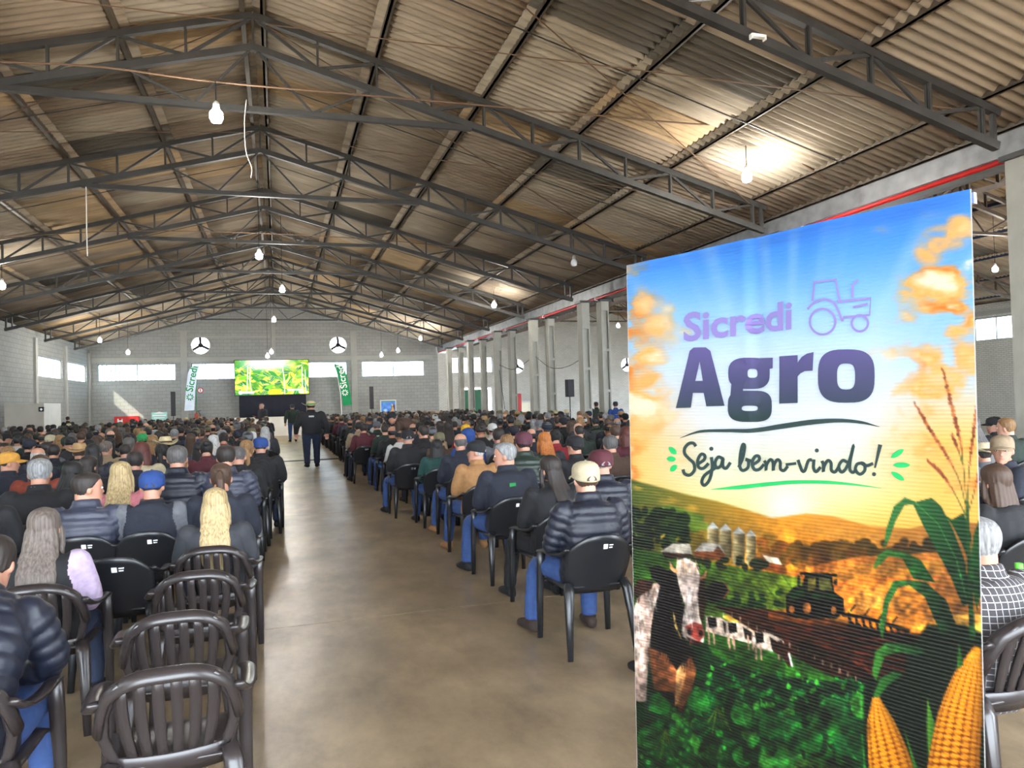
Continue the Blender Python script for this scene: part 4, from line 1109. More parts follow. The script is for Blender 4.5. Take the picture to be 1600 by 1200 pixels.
def hair_mesh(style):
    T = {'short': .011, 'buzz': .004, 'bald': .007, 'long': .013, 'bob': .016, 'pony': .009, 'bun': .009, 'hood': .028}[style]
    base = 'full' if style in ('long', 'bob', 'pony', 'bun') else style
    mb = hair_shell(base, T)
    if style in ('long', 'bob'):
        lv = [(.12, -.045, .086, .052), (.06, -.06, .092, .052), (0, -.085, .098, .050), (-.06, -.125, .104, .042), (-.13, -.170, .106, .034), (-.21, -.192, .102, .028), (-.29, -.20, .086, .022), (-.34, -.20, .06, .012)]
        if style == 'bob': lv = [(.12, -.04, .088, .055), (.06, -.045, .096, .058), (.0, -.055, .100, .058), (-.05, -.07, .098, .05), (-.085, -.085, .08, .034)]
        mb.loft([((0, y, z), (0, hd, 0), (hw, 0, 0)) for z, y, hw, hd in lv], 24, e=2.3)
        for s in (1, -1):
            L = -.16 if style == 'long' else -.06
            mb.tube([(s*.07, .015, .16), (s*.084, .022, .09), (s*.088, .012, .02), (s*.085, -.02, L*.4), (s*.08, -.08, L)], [.016, .02, .022, .022, .014], 8)
    if style == 'pony':
        mb.tube([(0, -.095, .165), (0, -.135, .16), (0.004, -.155, .11), (.008, -.15, .03), (.014, -.145, -.06), (.018, -.15, -.12)], [.016, .024, .032, .033, .026, .008], 12)
    if style == 'bun': mb.ellipsoid((0, -.095, .20), (.045, .04, .042), 14, 10)
    me = remesh(mb, .0062 if style not in ('hood', 'buzz') else .008, 2); 
    if style not in ('hood', 'buzz', 'bald'): groove(me, .0016 if style in ('long', 'bob') else .0012)
    me.materials.append(None); return me
# ---- headgear
def cap_crown():
    mb = MB(); rings = []
    for h, s in ((-.012, .99), (0, 1.0), (.035, 1.0), (.06, .965), (.082, .86), (.098, .66), (.107, .38), (.110, .06)): rings.append(((0, -.006-.006*(h/.1), .138+h), V3(.0865*s, 0, 0), V3(0, .106*s, .106*s*.22*(1-h/.12))))
    mb.loft(rings, 28, e=2.1); mb.ellipsoid((0, -.012, .25), (.008, .008, .005), 8, 4)
    me = smooth(mb.mesh('cap')); me.materials.append(None); return me
def cap_brim():
    m = MB(); vs = []; n = 18; mm = 5
    for j in range(mm+1):
        for k in range(n+1):
            a = -1.12+2.24*k/n; r = j/mm
            x = .086*math.sin(a)*(1+.04*r); y = .098*math.cos(a)+.078*r*(math.cos(a*1.15)**.6 if math.cos(a*1.15) > 0 else 0)
            vs.append((x, y, .158-.016*r-.022*(math.sin(a)**2)*(1+.3*r)))
    m.add(vs, [(j*(n+1)+k, (j+1)*(n+1)+k, (j+1)*(n+1)+k+1, j*(n+1)+k+1) for j in range(mm) for k in range(n)])
    me = smooth(modified(m.mesh('brim'), [('SOLIDIFY', {'thickness': .005, 'offset': 0})])); me.materials.append(None); return me
def cap_gap():
    m = MB(); P = []
    for k in range(13):
        a = PI*k/12; u = .034*math.cos(a); z = .112+.034*math.sin(a); P.append((u, -.1125+.9*u*u*6+.10*(z-.112), z))
    m.prism([P[i] for i in range(13)], (0, .004, 0)); me = m.mesh('gap'); me.materials.append(None); return me
def hat_mesh():
    mb = MB(); n = 32
    rings = [((0, -.004, .150), V3(.089, 0, 0), V3(0, .109, 0)), ((0, -.004, .18), V3(.088, 0, 0), V3(0, .107, 0)), ((0, -.004, .225), V3(.078, 0, 0), V3(0, .098, 0)), ((0, -.004, .252), V3(.066, 0, 0), V3(0, .086, 0)), ((0, 0, .256), V3(.05, 0, 0), V3(0, .07, 0)), ((0, .004, .243), V3(.02, 0, 0), V3(0, .05, 0))]
    mb.loft(rings, n)
    vs = []
    for r, t in ((1.0, 0), (1.35, 0), (1.7, 0), (1.95, 0), (1.95, .006), (1.7, .006), (1.35, .006), (1.0, .006)):
        for k in range(n):
            a = 2*PI*k/n; q = r-1; vs.append((.087*r*math.cos(a), -.004+.107*(1+q*.82)*math.sin(a), .152+t-.012*q+.075*q*q*math.cos(a)**2-.018*q*abs(math.sin(a))))
    fs = []
    for j in range(8):
        j2 = (j+1) % 8
        for k in range(n): fs.append((j*n+k, j*n+(k+1) % n, j2*n+(k+1) % n, j2*n+k))
    mb.add(vs, fs); me = smooth(mb.mesh('hat')); me.materials.append(None); return me
def hat_band():
    mb = MB(); mb.loft([((0, -.004, .160), V3(.0905, 0, 0), V3(0, .1105, 0)), ((0, -.004, .184), V3(.0895, 0, 0), V3(0, .1085, 0))], 32); me = smooth(mb.mesh('band')); me.materials.append(None); return me
def beanie():
    mb = MB(); mb.loft([((0, -.006, .115+h), V3(.087*s, 0, 0), V3(0, .107*s, .107*s*.15)) for h, s in ((-.015, 1.03), (.02, 1.04), (.03, 1.0), (.07, .98), (.1, .86), (.125, .62), (.137, .3), (.14, .05))], 28); me = smooth(mb.mesh('beanie')); me.materials.append(None); return me
HAIR = {k: hair_mesh(k) for k in ('short', 'buzz', 'bald', 'long', 'bob', 'pony', 'bun', 'hood')}
CAPC, CAPB, CAPG, HATM, HATB, BEAN = cap_crown(), cap_brim(), cap_gap(), hat_mesh(), hat_band(), beanie()
TURNS = (-1.15, -.45, 0.0, .45, 1.15)
POSES = {('sit', t): pose('sit', t) for t in TURNS}
POSES.update({('lean', 0.0): pose('lean'), ('stand', 0.0): pose('stand'), ('walk', 0.0): pose('walk'), ('bend', 0.0): pose('bend'), ('talk', -.45): pose('talk', -.45)})
BODY = {k: body_mesh(p) for k, p in POSES.items()}
def cl(me):
    return me
JACK = {('sit', k): jacket_mesh(POSES[('sit', 0.0)], k) for k in ('plain', 'puffer', 'hood')}
for k in ('lean', 'stand', 'walk', 'bend'): JACK[(k, 'plain')] = jacket_mesh(POSES[(k, 0.0)], 'plain')
JACK[('talk', 'plain')] = jacket_mesh(POSES[('talk', -.45)], 'plain'); JACK[('lean', 'puffer')] = jacket_mesh(POSES[('lean', 0.0)], 'puffer')
TROU = {k[0]: trouser_mesh(POSES[k]) for k in (('sit', 0.0), ('lean', 0.0), ('stand', 0.0), ('walk', 0.0), ('bend', 0.0), ('talk', -.45))}
SHOE = {k[0]: {s: shoe_mesh(POSES[k], s) for s in (1, -1)} for k in (('sit', 0.0), ('lean', 0.0), ('stand', 0.0), ('walk', 0.0), ('bend', 0.0), ('talk', -.45))}
# ---- palettes
CLOTH = dict(black=(22, 23, 27), navy=(29, 34, 50), dark_grey=(52, 54, 60), grey=(112, 114, 120), brown=(84, 60, 46), dark_green=(36, 54, 44), teal=(28, 74, 70), tan=(184, 134, 84), beige=(168, 146, 118),
             maroon=(92, 32, 44), blue=(32, 70, 140), white=(214, 212, 208), lilac=(206, 184, 214), pink=(216, 130, 140), rust=(150, 64, 44), denim=(54, 84, 142), dark_denim=(38, 50, 78), cream=(214, 200, 166), yellow=(240, 180, 30), ochre=(222, 160, 62), green=(40, 160, 84), red=(150, 30, 40), khaki=(120, 112, 84), olive=(130, 128, 44), straw=(222, 204, 160), felt=(190, 152, 104), slate=(62, 66, 84), purple=(96, 44, 60), leather=(58, 42, 34))
def dim(c, k): return tuple(v*k for v in c)
def cmat(n): return mat('cloth_'+n, dim(srgb(*CLOTH[n]), .6), .82, 0, .14, 30, .15, 220)
def pmat(n): return mat('nylon_'+n, dim(srgb(*CLOTH[n]), .6), .5, 0, .12, 14)
HAIRC = dict(black=(24, 21, 21), dark=(44, 34, 29), brown=(78, 54, 38), auburn=(92, 38, 28), copper=(196, 116, 48), honey=(150, 112, 70), blonde=(196, 170, 122), grey=(150, 150, 150), silver=(196, 194, 190), greybrown=(112, 100, 92), greymix=(96, 92, 90))
def hmat(n):
    c = HAIRC[n]; key = 'hair_'+n
    if key in MATS: return MATS[key]
    return mat(key, dim(srgb(*c), .62), .62, 0, .45 if n in ('blonde', 'honey', 'greybrown', 'silver', 'grey') else .3, 22, .08, 40, stretch=(4, 4, .05))
SKINS = [SKIN, mat('skin_tan', srgb(152, 106, 84), .55, 0, .06, 20), mat('skin_fair', srgb(188, 142, 120), .55, 0, .06, 20)]
def sub(name, me, parent, m_, M=None):
    o = obj(name, me, parent)
    for i, mm in enumerate(m_ if isinstance(m_, (list, tuple)) else [m_]):
        o.material_slots[i].link = 'OBJECT'; o.material_slots[i].material = mm
    if M is not None: o.matrix_local = M
    return o
def person(x, y, rz, label, group, kind='sit', turn=0.0, jacket='plain', top='black', sleeves=None, legs='dark_denim', shoes='black', hair='short', hairc='dark', hat=None, hatc='black', scale=1.0, skin=0, sx=1.0, gapc=None, logo=None, collar=None, band=None):
    p = POSES[(kind, turn)]
    t = empty('person', (x, y, 0), rz); t.scale = (scale*sx, scale, scale); tag(t, label, 'person', group)
    sub('body', BODY[(kind, turn)], t, [SKINS[skin], EYEW, DARK, LIP])
    f = pmat if jacket == 'puffer' else cmat
    sub('jacket', JACK[(kind, jacket)], t, [f(top), f(sleeves or top)])
    sub('trousers', TROU[kind], t, cmat(legs)); [sub('shoe', SHOE[kind][s_], t, cmat(shoes)) for s_ in (1, -1)]
    if hair: sub('hair', HAIR[hair], t, cmat(hairc) if hair == 'hood' else hmat(hairc), p.HM)
    if hat == 'cap':
        c = sub('cap', CAPC, t, cmat(hatc), p.HM @ Matrix.Diagonal((1.05, 1.05, 1.0, 1))); sub('brim', CAPB, c, cmat(hatc)); sub('strap_gap', CAPG, c, hmat(gapc or hairc))
    elif hat == 'hat':
        c = sub('brimmed_hat', HATM, t, cmat(hatc), p.HM @ Matrix.Diagonal((1.06, 1.06, 1.0, 1))); sub('hat_band', HATB, c, cmat(band or ('brown' if hatc != 'felt' else 'felt')))
    elif hat == 'beanie': sub('beanie', BEAN, t, cmat(hatc), p.HM @ Matrix.Diagonal((1.05, 1.05, 1.02, 1)))
    if collar:
        m = MB(); nk = p.spine[-1]; m.loft([(nk-V3(0, 0, .02), V3(.088, 0, 0), V3(0, .084, 0)), (nk+V3(0, .003, .035), V3(.078, 0, 0), V3(0, .076, 0))], 18); me = smooth(m.mesh('collar')); me.materials.append(None); sub('collar', me, t, cmat(collar))
    if logo:
        m = MB(); z, y_, w_, h_ = logo[0]; m.box((-w_/2, y_-.006, z-h_/2), (w_/2, y_+.012, z+h_/2)); me = m.mesh('logo'); me.materials.append(None); sub('logo', me, t, cmat(logo[1]))
    return t
# ---- low-detail figures for the far rows
def far_mesh(style):
    p = POSES[('sit', 0.0)]; m = MB(); M = p.HM
    def merge(mb, mi): m.add(mb.v, mb.f, mi)
    h = MB(); h.loft([(M @ V3(0, (yf+yb)/2, z), V3(w_, 0, 0), V3(0, (yf-yb)/2, 0)) for z, w_, yf, yb in HEADR[::2]], 10); h.tube([p.spine[-1]-V3(0, 0, .05), M @ V3(0, -.03, .06)], .055, 8)
    for s in (1, -1): h.ellipsoid(M @ V3(s*.078, -.008, .104), (.01, .017, .03), 5, 4); h.ellipsoid(p.wr[s]+p.hd[s]*.06, (.035, .05, .02), 6, 4)
    merge(h, 0)
    j = MB(); rings = []
    for t, hw, hd in TORSO[1:-1]: rings.append((catm(p.spine, t), V3(hw+.03, 0, 0), V3(0, hd+.03, 0)))
    rings.append((p.spine[-1]+V3(0, 0, .03), V3(.08, 0, 0), V3(0, .078, 0))); j.loft(rings, 12, e=2.3)
    for s in (1, -1): j.tube([p.sh[s]+V3(-s*.03, 0, .03), p.sh[s], p.el[s], p.wr[s]], [.06, .083, .066, .046], 7)
    merge(j, 1)
    q = MB()
    for s in (1, -1): q.tube([p.hip[s], p.kn[s], p.an[s]], [.1, .075, .058], 7); q.tube([p.an[s]-V3(0, .06, .05), p.an[s]+V3(0, .17, -.06)], [.042, .03], 6)
    merge(q, 2)
    r = MB()
    def dome(z0, T, n=12): r.loft([(M @ V3(0, (head_ring(z)[1]+head_ring(z)[2])/2-.014, z+.004), V3(head_ring(z)[0]+T, 0, 0), V3(0, (head_ring(z)[1]-head_ring(z)[2])/2+T-.010, 0)) for z in (z0, z0+.04, z0+.08, .19, .215, .233)], n)
    if style in ('short', 'cap', 'hat'): r.loft([(M @ V3(0, -.018, z), V3(w_, 0, 0), V3(0, d_, .0)) for z, w_, d_ in ((.075, .066, .068), (.12, .081, .084), (.17, .085, .092), (.205, .074, .082), (.232, .045, .05), (.243, .01, .01))], 12)
    if style in ('long', 'bun'): dome(.10, .012)
    if style == 'long': r.loft([(M @ V3(0, y, z), V3(hw, 0, 0), V3(0, -hd, 0)) for z, y, hw, hd in ((.14, -.04, .09, .06), (.02, -.07, .10, .055), (-.08, -.13, .105, .045), (-.2, -.18, .095, .03), (-.26, -.19, .06, .015))], 10)
    if style == 'bun': r.ellipsoid(M @ V3(0, -.10, .19), (.045, .04, .042), 8, 6)
    if style == 'bald': r.loft([(M @ V3(0, -.03, z), V3(w_, 0, 0), V3(0, d_, 0)) for z, w_, d_ in ((.07, .066, .058), (.12, .079, .075), (.155, .078, .073))], 12)
    merge(r, 3)
    if style == 'cap':
        c = MB(); c.loft([(M @ V3(0, -.006, .138+h_), V3(.09*s_, 0, 0), V3(0, .11*s_, .02*s_)) for h_, s_ in ((-.01, 1), (.035, 1), (.07, .93), (.1, .66), (.112, .1))], 12); c.tube([M @ V3(0, .07, .158), M @ V3(0, .13, .155), M @ V3(0, .165, .148)], [.075, .07, .05], 8, flat=.06, ref=(1, 0, 0)); merge(c, 4)
    if style == 'hat':
        c = MB(); c.loft([(M @ V3(0, -.004, z), V3(a_, 0, 0), V3(0, b_, 0)) for z, a_, b_ in ((.148, .09, .11), (.2, .086, .105), (.25, .066, .086), (.255, .03, .04))], 14); c.loft([(M @ V3(0, -.004, .150), V3(.17, 0, 0), V3(0, .195, 0)), (M @ V3(0, -.004, .160), V3(.172, 0, 0), V3(0, .197, 0))], 18); merge(c, 4)
    me = m.mesh('person', [], True); 
    for k in range(5): me.materials.append(SKIN)
    return me
FAR = {k: far_mesh(k) for k in ('short', 'long', 'cap', 'hat', 'bald', 'bun')}
# ------------------------------------------------------------------ seating plan
ROWS = {'L': [3.25, 3.86, 4.72, 5.43, 6.40, 7.25, 8.10], 'R': [2.45, 3.62, 4.77, 5.75, 6.85, 8.0, 9.15, 10.2]}
while ROWS['L'][-1] < 41.5: ROWS['L'].append(ROWS['L'][-1]+.87)
while ROWS['R'][-1] < 41.5: ROWS['R'].append(ROWS['R'][-1]+1.04)
SIDE = {'L': 'wall-side', 'R': 'column-side'}
plan = []   # dicts: block,row,x,scale,attrs
HEADY = -.10
def solve(px, py, Y):
    q = at_y(px, py, Y+HEADY); return q.x, q.z
def taken(b, r, x, gap=.47):
    return any(p['b'] == b and p['r'] == r and abs(p['x']-x) < gap for p in plan)
def seat_person(b, px, py, row=None, crown=1.285, **kw):
    best = None
    hat_up = {'cap': .015, 'hat': .03, 'beanie': .015}.get(kw.get('hat'), 0.0)
    crown = crown+hat_up
    for r, Y in enumerate(ROWS[b]):
        if row is not None and r != row: continue
        x, z = solve(px, py, Y)
        if row is None and taken(b, r, x): continue
        c = abs(z/crown-.985)
        if best is None or c < best[0]: best = (c, r, x, z)
    c, r, x, z = best
    plan.append(dict(b=b, r=r, x=x, s=max(.86, min(1.12, z/crown)), kw=kw, near=True))
S = seat_person
# wall-side block, nearest rows first
S('L', 65, 797, 2, hair='long', hairc='greybrown', top='black', sleeves='lilac', legs='dark_denim', d='lilac sleeves under a black vest')
S('L', 335, 765, 3, hair='long', hairc='blonde', top='dark_grey', d='a plain dark grey jacket')
S('L', 140, 740, 4, hair='short', hairc='dark', top='slate', jacket='puffer', turn=-1.15, sx=1.12, skin=0, d='a slate quilted jacket, head turned sideways')
S('L', 230, 735, 4, hair='buzz', hairc='dark', hat='cap', hatc='blue', top='navy', sleeves='grey', jacket='hood', collar='brown', d='a royal blue cap and navy hooded vest', sx=1.08)
S('L', 345, 725, 4, hair='pony', hairc='brown', top='navy', jacket='hood', d='a navy hooded sweatshirt')
S('L', 187, 723, 5, hair='long', hairc='blonde', top='pink', d='a pink top')
S('L', 60, 718, 5, hair='short', hairc='grey', top='black', collar='lilac', d='a black jacket over lilac collar', sx=1.06)
S('L', 285, 697, 6, hair='short', hairc='greymix', top='navy', jacket='puffer', sx=1.1, d='a navy quilted jacket')
S('L', 344, 697, 6, hair='short', hairc='dark', top='slate', jacket='puffer', sx=1.05, d='a slate grey quilted jacket')
S('L', 112, 722, 6, hair='long', hairc='black', top='dark_grey', turn=-.45, d='a dark grey top')
S('L', 147, 713, 7, hair='long', hairc='dark', top='black', turn=-.45, d='a black top')
S('L', 93, 711, 7, hair='bob', hairc='brown', top='rust', d='a rust brown jacket')
S('L', 12, 706, 8, hair='buzz', hat='cap', hatc='ochre', top='navy', turn=-1.15, d='an ochre yellow cap')
S('L', 202, 706, 7, hair='short', hairc='dark', top='navy', d='a navy jacket')
S('L', 372, 698, 7, hair='buzz', hairc='greymix', top='black', d='a black jacket', sx=1.05)
S('L', 250, 712, 7, hair='bun', hairc='honey', top='grey', d='a pale grey top')
S('L', 407, 683, 9, hair='buzz', hairc='dark', hat='cap', hatc='blue', top='black', sx=1.12, d='a faded blue cap and black jacket', logo=((.86, -.29, .07, .05), 'white'))
S('L', 58, 700, None, hair='bald', hairc='silver', top='navy', d='a dark blue jacket')
S('L', 123, 691, None, hair='short', hairc='brown', hat='hat', hatc='felt', top='dark_green', d='a tan felt brimmed hat')
S('L', 83, 695, None, hair='short', hairc='dark', top='navy', d='a navy jacket')
S('L', 45, 686, None, hair='short', hairc='dark', hat='cap', hatc='navy', top='black', turn=-.45, d='a navy cap')
S('L', 258, 681, None, hair='short', hairc='dark', hat='hat', hatc='straw', top='navy', turn=.45, d='a pale straw hat')
S('L', 252, 694, None, hair='pony', hairc='black', top='navy', d='a navy jacket')
S('L', 165, 690, None, hair='short', hairc='greybrown', top='beige', turn=-.45, d='a beige brown jacket')
S('L', 195, 694, None, hair='buzz', hairc='dark', top='slate', d='a slate blue jacket')
S('L', 220, 692, None, hair='bob', hairc='auburn', top='cream', d='a cream collared coat')
S('L', 150, 682, None, hair='bob', hairc='brown', top='brown', d='a brown top')
S('L', 103, 682, None, hair='short', hairc='dark', hat='cap', hatc='dark_green', top='black', d='a dark green cap')
S('L', 78, 679, None, hair='short', hairc='brown', hat='cap', hatc='cream', top='black', turn=-.45, d='a cream and green cap')
S('L', 8, 677, None, hair='short', hat='cap', hatc='black', top='khaki', turn=-1.15, d='a black cap and khaki jacket')
S('L', 27, 675, None, hair='short', hat='cap', hatc='black', top='black', turn=-1.15, d='a black cap, face in profile')
S('L', 42, 671, None, hair='short', hat='cap', hatc='black', top='black', turn=-1.15, d='a black cap and black coat')
S('L', 222, 677, None, hair='short', hairc='brown', hat='cap', hatc='green', top='navy', turn=.45, d='a bright green cap')
S('L', 238, 680, None, hair='long', hairc='honey', top='black', d='a black coat')
S('L', 322, 689, None, hair='bun', hairc='black', top='maroon', d='a maroon jacket')
S('L', 333, 680, None, hair='long', hairc='silver', top='dark_grey', d='a dark grey coat')
S('L', 349, 676, None, hair='bun', hairc='dark', top='rust', d='a rust red sweater')
S('L', 385, 688, None, hair='pony', hairc='honey', top='black', d='a black hoodie')
S('L', 300, 673, None, hair='short', hat='cap', hatc='black', top='black', turn=-.45, d='a black cap with white mark')
S('L', 272, 671, None, hair='short', hairc='grey', top='dark_grey', d='a dark grey jacket')
S('L', 393, 674, None, hair='short', hat='cap', hatc='white', top='black', d='a white cap')
S('L', 414, 667, None, hair='long', hairc='silver', top='dark_grey', d='a charcoal coat')
S('L', 372, 671, None, hair='short', hat='cap', hatc='navy', top='navy', d='a navy cap and navy jacket')
S('L', 328, 664, None, hair='hood', hairc='dark_grey', top='dark_grey', d='a raised dark grey hood')
S('L', 260, 660, None, hair='short', hat='hat', hatc='straw', top='black', d='a straw hat far back')
S('L', 232, 664, None, hair='short', hat='hat', hatc='felt', top='dark_grey', d='a tan hat far back')
# column-side block
S('R', 917, 720, 2, hair='short', hairc='brown', hat='cap', hatc='cream', top='navy', jacket='puffer', legs='denim', shoes='leather', sx=1.06, gapc='brown', d='a cream mesh cap and navy quilted jacket', skin=2)
S('R', 862, 713, 3, hair='long', hairc='dark', top='black', legs='black', turn=.45, glasses=True, d='glasses and a black coat')
S('R', 940, 702, 3, hair='buzz', hairc='grey', hat='cap', hatc='maroon', top='navy', jacket='puffer', sx=1.15, d='a maroon cap and navy padded jacket')
S('R', 790, 693, 4, hair='short', hairc='grey', top='navy', legs='denim', shoes='black', turn=1.15, sx=1.1, d='a navy jacket with small green patch', logo=((.90, -.265, .055, .05), 'green'))
S('R', 745, 688, 5, hair='short', hairc='silver', hat='cap', hatc='black', top='tan', legs='denim', shoes='tan', turn=1.15, d='a black cap and tan jacket')
S('R', 819, 674, 5, hair='short', hairc='dark', hat='cap', hatc='purple', top='dark_green', jacket='puffer', sx=1.08, d='a plum cap and dark green quilted jacket')
S('R', 720, 678, 6, hair='bald', hairc='greymix', top='navy', legs='denim', shoes='tan', d='a navy jacket')
S('R', 852, 676, 6, hair='long', hairc='copper', top='dark_grey', d='a dark grey coat')
S('R', 903, 680, 5, hair='short', hairc='dark', hat='cap', hatc='black', top='black', turn=.45, d='a black cap and black jacket')
S('R', 951, 681, 5, hair='short', hairc='greymix', top='brown', sx=1.08, d='a brown jacket')
S('R', 793, 680, 6, hair='bob', hairc='honey', top='black', d='a black jacket')
S('R', 683, 684, 7, hair='bob', hairc='black', top='teal', legs='denim', crown=1.32, d='a dark teal sweater')
S('R', 740, 671, 7, hair='hood', hairc='blue', top='blue', d='a raised bright blue hood')
S('R', 771, 670, 7, hair='short', hairc='dark', top='grey', d='a grey jacket with pale collar')
S('R', 687, 675, 8, hair='short', hat='cap', hatc='khaki', top='brown', d='a khaki cap and brown coat')
S('R', 637, 671, 8, hair='buzz', hairc='grey', hat='cap', hatc='black', top='black', legs='denim', sx=1.1, d='a black cap and black jacket')
S('R', 662, 665, 9, hair='short', hairc='dark', top='black', turn=.45, d='a black sweater')
S('R', 868, 672, 7, hair='bun', hairc='black', top='red', d='a crimson jacket')
S('R', 906, 665, None, hair='buzz', hairc='dark', top='dark_green', d='a dark green jacket')
S('R', 931, 652, None, hair='short', hairc='black', top='dark_green', jacket='puffer', d='a dark green padded jacket')
S('R', 962, 665, None, hair='short', hairc='brown', top='black', d='a black jacket')
S('R', 980, 667, None, hair='bob', hairc='auburn', top='maroon', d='a maroon coat')
S('R', 955, 648, None, hair='short', hairc='greymix', top='black', turn=.45, d='a black jacket')
S('R', 728, 663, None, hair='short', hat='cap', hatc='yellow', top='red', d='a bright yellow cap')
S('R', 710, 658, None, hair='buzz', hairc='dark', top='navy', d='a navy jacket')
S('R', 770, 661, None, hair='short', hat='cap', hatc='white', top='white', d='a white cap and white jacket')
S('R', 843, 656, None, hair='short', hairc='grey', hat='cap', hatc='grey', top='slate', d='a grey cap and slate jacket')
S('R', 858, 656, None, hair='short', hat='beanie', hatc='black', top='dark_green', d='a black knitted cap')
S('R', 753, 659, None, hair='short', hairc='dark', top='beige', turn=.45, d='a beige jacket')
S('R', 763, 655, None, hair='short', hat='cap', hatc='khaki', top='dark_grey', d='a khaki cap')
S('R', 757, 649, None, hair='short', hat='hat', hatc='felt', top='brown', d='a tan felt hat')
S('R', 813, 651, None, hair='short', hairc='grey', top='black', turn=1.15, d='a black jacket, face in profile')
S('R', 814, 644, None, hair='short', hat='cap', hatc='green', top='navy', d='a bright green cap')
S('R', 880, 652, None, hair='short', hat='cap', hatc='black', top='black', turn=.45, d='a black cap')
S('R', 893, 657, None, hair='bob', hairc='brown', top='black', d='a black coat')
S('R', 920, 642, None, hair='short', hat='cap', hatc='navy', top='navy', turn=1.15, d='a navy cap, face in profile')
S('R', 589, 658, None, hair='short', hairc='brown', hat='cap', hatc='grey', top='dark_green', sx=1.1, d='a grey cap and green sweater', logo=((.93, -.262, .06, .03), 'white'))
S('R', 614, 656, None, hair='short', hairc='dark', hat='beanie', hatc='navy', top='white', d='a navy knitted cap')
S('R', 648, 655, None, hair='short', hat='cap', hatc='khaki', top='brown', d='a khaki cap and brown jacket')
S('R', 684, 654, None, hair='short', hat='cap', hatc='white', top='dark_green', d='a white cap and dark green jacket')
S('R', 568, 662, None, hair='short', hairc='dark', top='maroon', d='a maroon sweater')
S('R', 560, 660, None, hair='short', hairc='black', top='beige', d='a beige jacket')
S('R', 541, 653, None, hair='short', hairc='dark', top='slate', d='a slate jacket')
S('R', 553, 644, None, hair='short', hat='hat', hatc='felt', top='dark_green', d='a tan hat')
# beside the banner
S('R', 1540, 812, 0, hair='short', hairc='grey', top='dark_grey', legs='dark_denim', checked=True, d='a grey checked shirt')
S('R', 1562, 728, 1, hair='bob', hairc='brown', top='black', d='a black coat beside the banner')
S('R', 1567, 680, None, hair='short', hat='cap', hatc='beige', top='navy', look=True, turn=1.15, d='a beige cap, looking back')
S('R', 1556, 651, None, hair='short', hat='cap', hatc='black', top='dark_grey', turn=1.15, d='a black cap beside the banner')
S('R', 1540, 690, None, hair='short', hat='hat', hatc='cream', top='grey', d='a cream hat half hidden by the banner')
plan.append(dict(b='R', r=1, x=2.36, s=1.0, kw=dict(hair='short', hairc='dark', top='navy', legs='denim', d='a navy jacket behind the banner'), near=True))
# people cut by the picture's edge
plan.append(dict(b='L', r=0, x=-1.13, s=1.0, kw=dict(kind='lean', jacket='puffer', hair='short', hairc='dark', top='navy', legs='denim', shoes='tan', d='a navy padded jacket, leaning forward'), near=True))
plan.append(dict(b='L', r=3, x=-2.12, s=.97, kw=dict(hair='short', hairc='dark', top='olive', d='an olive jacket'), near=True))
plan.append(dict(b='L', r=4, x=-2.10, s=1.0, kw=dict(hair='short', hairc='dark', top='black', d='a black coat'), near=True))
STANDING = [(at_z(488, 731, 0).xy, .9), (at_z(458, 690, 0).xy, .9), (at_y(410, 650, 36.0).xy, .8), (at_y(652, 650, 16.6).xy, 1.0), (at_y(932, 635, 23.4).xy, .7), (at_y(962, 638, 21.6).xy, .7), (at_y(106, 656, 36.0).xy, .8)]
# unnamed neighbours fill the rest of the rows
EMPTY_ROWS = {'L': 9, 'R': 8}
styles = ['short']*10+['cap']*5+['long']*4+['hat']*1+['bald']*2+['bun']*1
tops = ['black']*14+['navy']*12+['dark_grey']*6+['slate']*4+['brown']*2+['dark_green']*3+['grey']*2+['beige', 'maroon', 'blue', 'white', 'purple']
r = random.Random(11)
for b, sgn, x0, x1 in (('L', -1, .47, 9.2), ('R', 1, 2.08, 9.25)):
    for ri, Y in enumerate(ROWS[b]):
        x = x0 + r.uniform(-.04, .06)
        while x < x1:
            X = sgn*x
            q = to_px((X, Y-.1, 1.27))
            if ri >= EMPTY_ROWS[b] or (b == 'R' and ri >= 4 and q[0] > 990) or (b == 'L' and ri >= 5 and q[0] < -10):
                if -120 < q[0] < 1720 and not taken(b, ri, X, .50) and not (Y > 34.5 and (X < -6 or -2.2 < X < .3)) and not (32.4 < Y and X < -6) and Y < 40 and all(math.hypot(X-c.x, Y-c.y) > k_ for c, k_ in STANDING):
                    st = r.choice(styles); hc = r.choice(['black', 'black', 'black', 'dark', 'dark', 'dark', 'brown', 'brown', 'greymix', 'grey', 'honey', 'black'])
                    plan.append(dict(b=b, r=ri, x=X, s=r.uniform(.93, 1.03), near=False, st=st, top=r.choice(tops), hairc=hc, hatc=r.choice(['black', 'black', 'black', 'navy', 'navy', 'white', 'khaki', 'grey', 'dark_grey', 'dark_green']) if st == 'cap' else r.choice(['straw', 'felt', 'khaki']), legs=r.choice(['dark_denim', 'denim', 'black', 'dark_grey']), skin=r.randrange(3)))
            x += r.uniform(.55, .62)
for b in 'LR':
    for ri in range(len(ROWS[b])):
        row = sorted([p for p in plan if p['b'] == b and p['r'] == ri], key=lambda p: p['x'])
        for it in range(30):
            for a_, c_ in zip(row, row[1:]):
                g = (.45 if a_['near'] and c_['near'] else .54)-(c_['x']-a_['x'])
                if g > 0:
                    wa = .5 if a_['near'] == c_['near'] else (0 if a_['near'] else 1); a_['x'] -= g*wa; c_['x'] += g*(1-wa)
